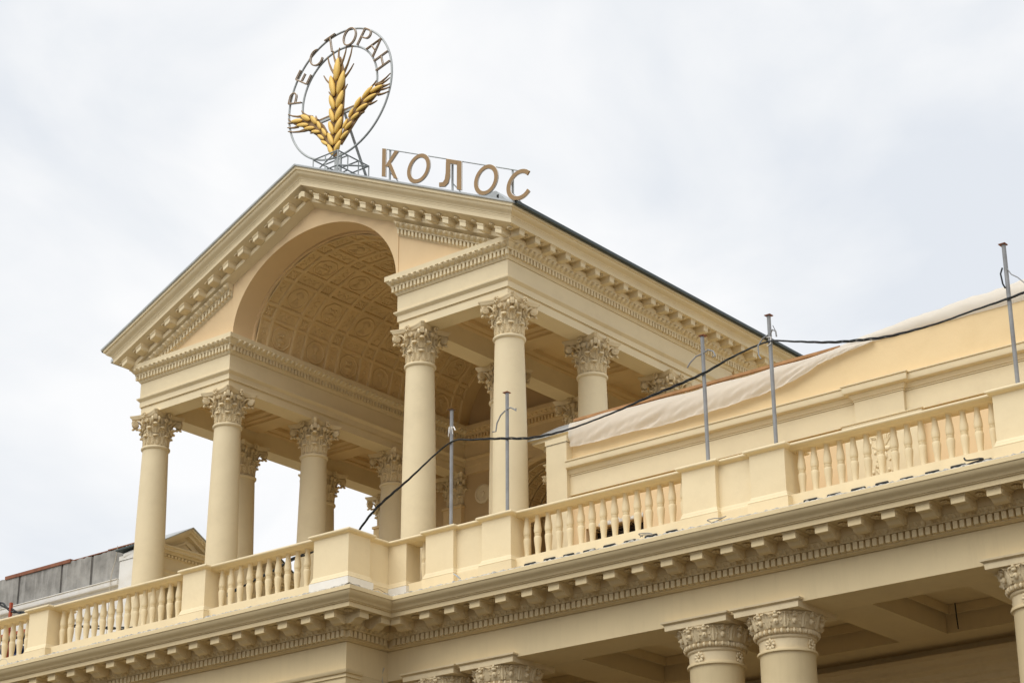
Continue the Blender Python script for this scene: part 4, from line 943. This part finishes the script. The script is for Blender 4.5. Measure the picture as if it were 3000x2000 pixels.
AW = [((-0.024, 0.908), (-0.012, 1.194)), ((-0.131, 0.802), (-0.208, 1.174)), ((-0.266, 0.588), (-0.381, 1.092)), ((0.091, 0.773), (0.211, 1.145)), ((0.257, 0.502), (0.401, 1.106)), ((0.293, 0.385), (0.457, 0.612)), ((-0.27, 0.274), (-0.491, 0.63)), ((0.18, 0.009), (0.276, 0.144)), ((-0.277, 0.015), (-0.313, 0.146)), ((-1.436, -0.256), (-1.616, -0.22)), ((-1.114, -0.202), (-1.611, 0.01)), ((-0.82, -0.33), (-1.179, -0.048)), ((-1.235, -0.396), (-1.606, -0.111)), ((-1.266, -0.424), (-1.621, -0.335)), ((-1.0, -0.593), (-1.596, -0.443)), ((-0.935, -0.615), (-1.253, -0.564)), ((-0.638, -0.483), (-0.707, -0.342)), ((-0.77, -0.736), (-0.873, -0.732)), ((1.389, -0.306), (1.577, -0.315)), ((1.144, -0.206), (1.595, -0.056)), ((1.236, -0.226), (1.582, -0.164)), ((0.931, -0.245), (1.171, -0.087)), ((1.269, -0.353), (1.587, -0.398)), ((1.226, -0.465), (1.551, -0.499)), ((0.972, -0.618), (1.209, -0.612)), ((0.731, -0.763), (0.829, -0.764))]
SX, SY, SZ = -4.527, 4.0, 13.24
ws = thing('wheat_sign', (SX, SY, 10.95), 'round steel sign with gold wheat ears and arched lettering on the ridge', 'sign')
def P3(a, b, y=0.0): return (SX + a, SY + y, SZ + b)
def ringp(r, a0, a1, n): return [P3(r * math.sin(a0 + (a1 - a0) * i / n), r * math.cos(a0 + (a1 - a0) * i / n), .03) for i in range(n + 1)]
m = MB(); m.tube(ringp(1.61, 0, 2 * math.pi, 96), .026, 8, False); part('outer_ring', m, 'steel', ws, 60)
m = MB(); m.tube(ringp(1.168, R(-105), R(104), 64), .026, 8); part('inner_ring', m, 'steel', ws, 60)
grain_cache = []
for (a, b, w_) in GR:
    p, q = Vector(P3(*a, -.05)), Vector(P3(*b, -.05)); d = (q - p); Ln = d.length / 2 * 1.02; dn = d.normalized(); sd_ = Vector((-dn.z, 0, dn.x)).normalized()
    m = MB(); c = (p + q) / 2; rows = []; n = 12
    for i in range(11):
        th = math.pi * i / 10; f = math.sin(th) ** 1.0 if 0 < i < 10 else .02; along_ = -math.cos(th)
        tap = 1 - .22 * max(0, along_)
        rows.append([c + dn * (along_ * Ln) + (sd_ * math.cos(2 * math.pi * j / n) * w_ * .53 + Vector((0, -1, 0)) * math.sin(2 * math.pi * j / n) * w_ * .34) * f * tap for j in range(n)])
    m.grid(rows, True); part('grain', m, 'gold', ws, 70)
# bronze back plates
def plate(ctr, name='back_plate'):
    m = MB(); L_, Rr = [], []
    for i, (a, b, hw) in enumerate(ctr):
        p = Vector((a, b)); t_ = Vector(ctr[min(i + 1, len(ctr) - 1)][:2]) - Vector(ctr[max(i - 1, 0)][:2]); t_.normalize(); n_ = Vector((-t_.y, t_.x)); L_.append(p + n_ * hw); Rr.append(p - n_ * hw)
    m.grid([[P3(v.x, v.y, .0) for v in L_], [P3(v.x, v.y, .0) for v in Rr]]); m.grid([[P3(v.x, v.y, .025) for v in L_], [P3(v.x, v.y, .025) for v in Rr]])
    m.grid([[P3(v.x, v.y, .0) for v in L_], [P3(v.x, v.y, .025) for v in L_]]); m.grid([[P3(v.x, v.y, .0) for v in Rr], [P3(v.x, v.y, .025) for v in Rr]]); part(name, m, 'bronze', ws)
plate([(-.05, -1.6, .06), (-.05, -1.2, .17), (-.04, -.8, .19), (-.03, -.4, .2), (-.03, 0, .22), (-.02, .4, .20), (-.02, .7, .13), (-.015, .95, .04)])
plate([(-.15, -1.4, .04), (-.36, -1.05, .12), (-.56, -.76, .15), (-.85, -.50, .17), (-1.15, -.33, .12), (-1.42, -.26, .03)])
plate([(.1, -1.35, .04), (.3, -1.02, .12), (.52, -.75, .15), (.82, -.52, .16), (1.08, -.38, .13), (1.36, -.31, .03)])
for i_, (a, b) in enumerate(AW):
    if i_ < 9: a = (a[0] * .5, a[1] - .05)
    p, q = Vector(P3(*a)), Vector(P3(*b)); dd = Vector(((b[0] - a[0]), 0, (b[1] - a[1]))); side = Vector((-dd.z, 0, dd.x)) * .06 * (1 if a[0] < 0 else -1)
    m = MB(); m.tube([p, p.lerp(q, .35) + side, p.lerp(q, .7) + side * .9, q], .026, 6, True, [1.5, 1.0, .75, .5]); part('awn', m, 'bronze', ws, 60)
# letters on the ring
def ell(cx, cy, rx, ry, a0, a1, n): return [(cx + rx * math.cos(R(a0 + (a1 - a0) * i / n)), cy + ry * math.sin(R(a0 + (a1 - a0) * i / n))) for i in range(n + 1)]
LET = {'R': [[(-.22, 0), (-.22, 1)], [(-.22, 1), (.05, 1)] + ell(.05, .75, .2, .25, 90, -90, 10) + [(-.22, .5)]],
       'E': [[(-.2, 0), (-.2, 1)], [(-.2, 1), (.24, 1)], [(-.2, .5), (.18, .5)], [(-.2, 0), (.24, 0)]],
       'S': [ell(.06, .5, .34, .5, 48, 312, 20)], 'T': [[(-.3, 1), (.3, 1)], [(0, 1), (0, 0)]], 'O': [ell(0, .5, .34, .5, 0, 360, 28)],
       'A': [[(-.3, 0), (0, 1), (.3, 0)], [(-.19, .36), (.19, .36)]], 'N': [[(-.25, 0), (-.25, 1)], [(.25, 0), (.25, 1)], [(-.25, .52), (.25, .52)]]}
for ch, th in (('R', -76.2), ('E', -54.6), ('S', -32.7), ('T', -11.2), ('O', 13.5), ('R', 34.7), ('A', 54.4), ('N', 75.8)):
    a = R(th); rh = (math.sin(a), math.cos(a)); tn = (math.cos(a), -math.sin(a)); m = MB(); m2 = MB()
    def pt(u, v, y): r = 1.175 + v * .43; k = u * .56; return P3(rh[0] * r + tn[0] * k, rh[1] * r + tn[1] * k, y)
    for st in LET[ch]:
        pts = [Vector((pt(u, v, 0)[0], 0, pt(u, v, 0)[2])) for u, v in st]
        rows = [[], [], [], []]
        closed_ = (pts[0] - pts[-1]).length < .01
        for i, p in enumerate(pts):
            t_ = (pts[(i + 1) % (len(pts) - 1)] - pts[i - 1 if i > 0 else -2]) if closed_ and i in (0, len(pts) - 1) else (pts[min(i + 1, len(pts) - 1)] - pts[max(i - 1, 0)])
            t_.normalize(); n_ = Vector((-t_.z, 0, t_.x)) * .0105
            for rr, (sg, y) in zip(rows, ((-1, SY - .05), (1, SY - .05), (1, SY + .01), (-1, SY + .01))): rr.append((p.x + n_.x * sg, y, p.z + n_.z * sg))
        m.grid(rows + [rows[0]])
        for sg in (-1, 1): m2.tube([((r0_[0] + r1_[0]) / 2 + (r1_[0] - r0_[0]) * .75 * sg, SY - .035, (r0_[2] + r1_[2]) / 2 + (r1_[2] - r0_[2]) * .75 * sg) for r0_, r1_ in zip(rows[0], rows[1])], .0062, 5)
    o = part('letter', m, 'bronze', ws); part('light_tube', m2, 'neon', o, 60)
# supports
m = MB(); m.tube([(SX, SY + .08, 13.05), (SX, 5.12, 11.25), (SX, 5.2, 10.95)], .04, 4); part('back_strut', m, 'steel', ws)
m = MB(); m.box(SX - .72, SX + .62, SY + .03, SY + .08, SZ - .55, SZ - .47); part('crossbar', m, 'steel', ws)
m = MB(); m.box(SX - .72, SX + .62, SY + .02, SY + .035, SZ - .485, SZ - .455); part('crossbar', m, 'bronze', ws)
m = MB(); m.box(SX - .10, SX - .02, SY + .03, SY + .09, 10.95, SZ - .45); m.box(SX + .05, SX + .10, SY + .03, SY + .07, 11.0, 11.7); part('mast', m, 'steel', ws)
cx0, cx1, cy0, cy1, cz0, cz1 = SX - .46, SX + .30, 3.72, 4.74, 11.20, 11.57
m = MB(); r_ = .021
C8 = [(x, y, z) for z in (cz0, cz1) for y in (cy0, cy1) for x in (cx0, cx1)]
for a, b in ((0, 1), (2, 3), (0, 2), (1, 3), (4, 5), (6, 7), (4, 6), (5, 7), (0, 4), (1, 5), (2, 6), (3, 7), (0, 5), (1, 7)): m.tube([C8[a], C8[b]], r_, 4)
for y in (4.05, 4.4): m.tube([(cx0, y, cz1), (cx1, y, cz1)], r_, 4); m.tube([(cx1, y, cz0), (cx1, y, cz1)], r_, 4); m.tube([(cx0, y, cz0), (cx1, y, cz0)], r_, 4)
m.tube([((cx0 + cx1) / 2, cy0, cz0), ((cx0 + cx1) / 2, cy0, cz1)], r_, 4)
for x in (cx0, cx1):
    for y in (cy0, cy1): m.tube([(x, y, 10.5), (x, y, cz0)], r_, 4)
part('base_frame', m, 'steel', ws)

# ================================================================== letters on the right rake
kl = thing('letter_sign', (0, 2.8, 8.6), 'row of bronze letters climbing the right slope of the pediment', 'sign')
def rz_(x): return 10.985 - .466 * abs(x - XC) + .03
RAKE = rz_
HL = .655
def flat(polys, name='letter', cx=None):
    rz_ = (lambda x: RAKE(x)) if cx is None else (lambda x: RAKE(cx))
    m = MB(); m2 = MB()
    for k_, (pts, hole) in enumerate(polys):
        dy = -.004 * k_
        pts = [(x, z) for x, z in pts]
        if hole is None:
            m.poly([(x, rz_(x) + z * HL) for x, z in pts], 2.785 + dy, 2.822 + dy)
            m2.tube([(x, 2.80, rz_(x) + z * HL) for x, z in pts + pts[:1]], .0095, 5, False)
        else:
            n = len(pts); rows = []
            for src, y in ((pts, 2.785), (hole, 2.785), (hole, 2.822), (pts, 2.822)): rows.append([(x, y, rz_(x) + z * HL) for x, z in src])
            m.grid(rows + [rows[0]]); op = math.hypot(pts[0][0] - pts[-1][0], pts[0][1] - pts[-1][1]) > .05
            if op:
                for e_ in (0, -1): m.add([rows[0][e_], rows[1][e_], rows[2][e_], rows[3][e_]], [(0, 1, 2, 3)])
            for src in (pts, hole): m2.tube([(x, 2.80, rz_(x) + z * HL) for x, z in src], .0095, 5, False)
    o = part(name, m, 'bronze', kl); part('light_tube', m2, 'neon', o, 60); return o
# Ka
flat([([(-2.01, 0), (-1.905, 0), (-1.905, 1), (-2.01, 1)], None), ([(-1.904, .40), (-1.645, 1.0), (-1.54, 1.0), (-1.845, .35)], None), ([(-1.85, .52), (-1.775, .58), (-1.56, 0), (-1.665, 0)], None)])
def oo(c, w_): flat([(ell(c, .5, w_, .5, 0, 360, 40), ell(c, .5, w_ - .092, .375, 0, 360, 40))], cx=c)
oo(-.98, .315)
flat([([(.07, 0), (.19, 0), (.19, 1), (.07, 1)], None), ([(-.22, .86), (.069, .86), (.069, 1), (-.22, 1)], None), ([(-.22, .859), (-.11, .859), (-.115, .40), (-.16, .16), (-.25, .02), (-.40, -.02), (-.40, .12), (-.30, .16), (-.25, .27), (-.225, .5)], None)])
oo(.835, .31)
flat([(ell(1.70, .5, .335, .5, 42, 318, 34), ell(1.70, .5, .243, .375, 38, 322, 34))], cx=1.66)
m = MB(); m.tube([(x, 2.84, rz_(x) + .665) for x in (-2.01, -1, 0, 1, 1.86)], .013, 6); part('top_bar', m, 'steel', kl, 60)
for x in (-1.86, -.12, 1.46):
    m = MB(); m.box(x - .018, x + .018, 2.86, 2.89, rz_(x) - .08, rz_(x) + .67); m.tube([(x, 2.87, rz_(x) + .15), (x + .12, 3.0, rz_(x) - .05)], .012, 4)
    part('upright', m, 'steel', kl)
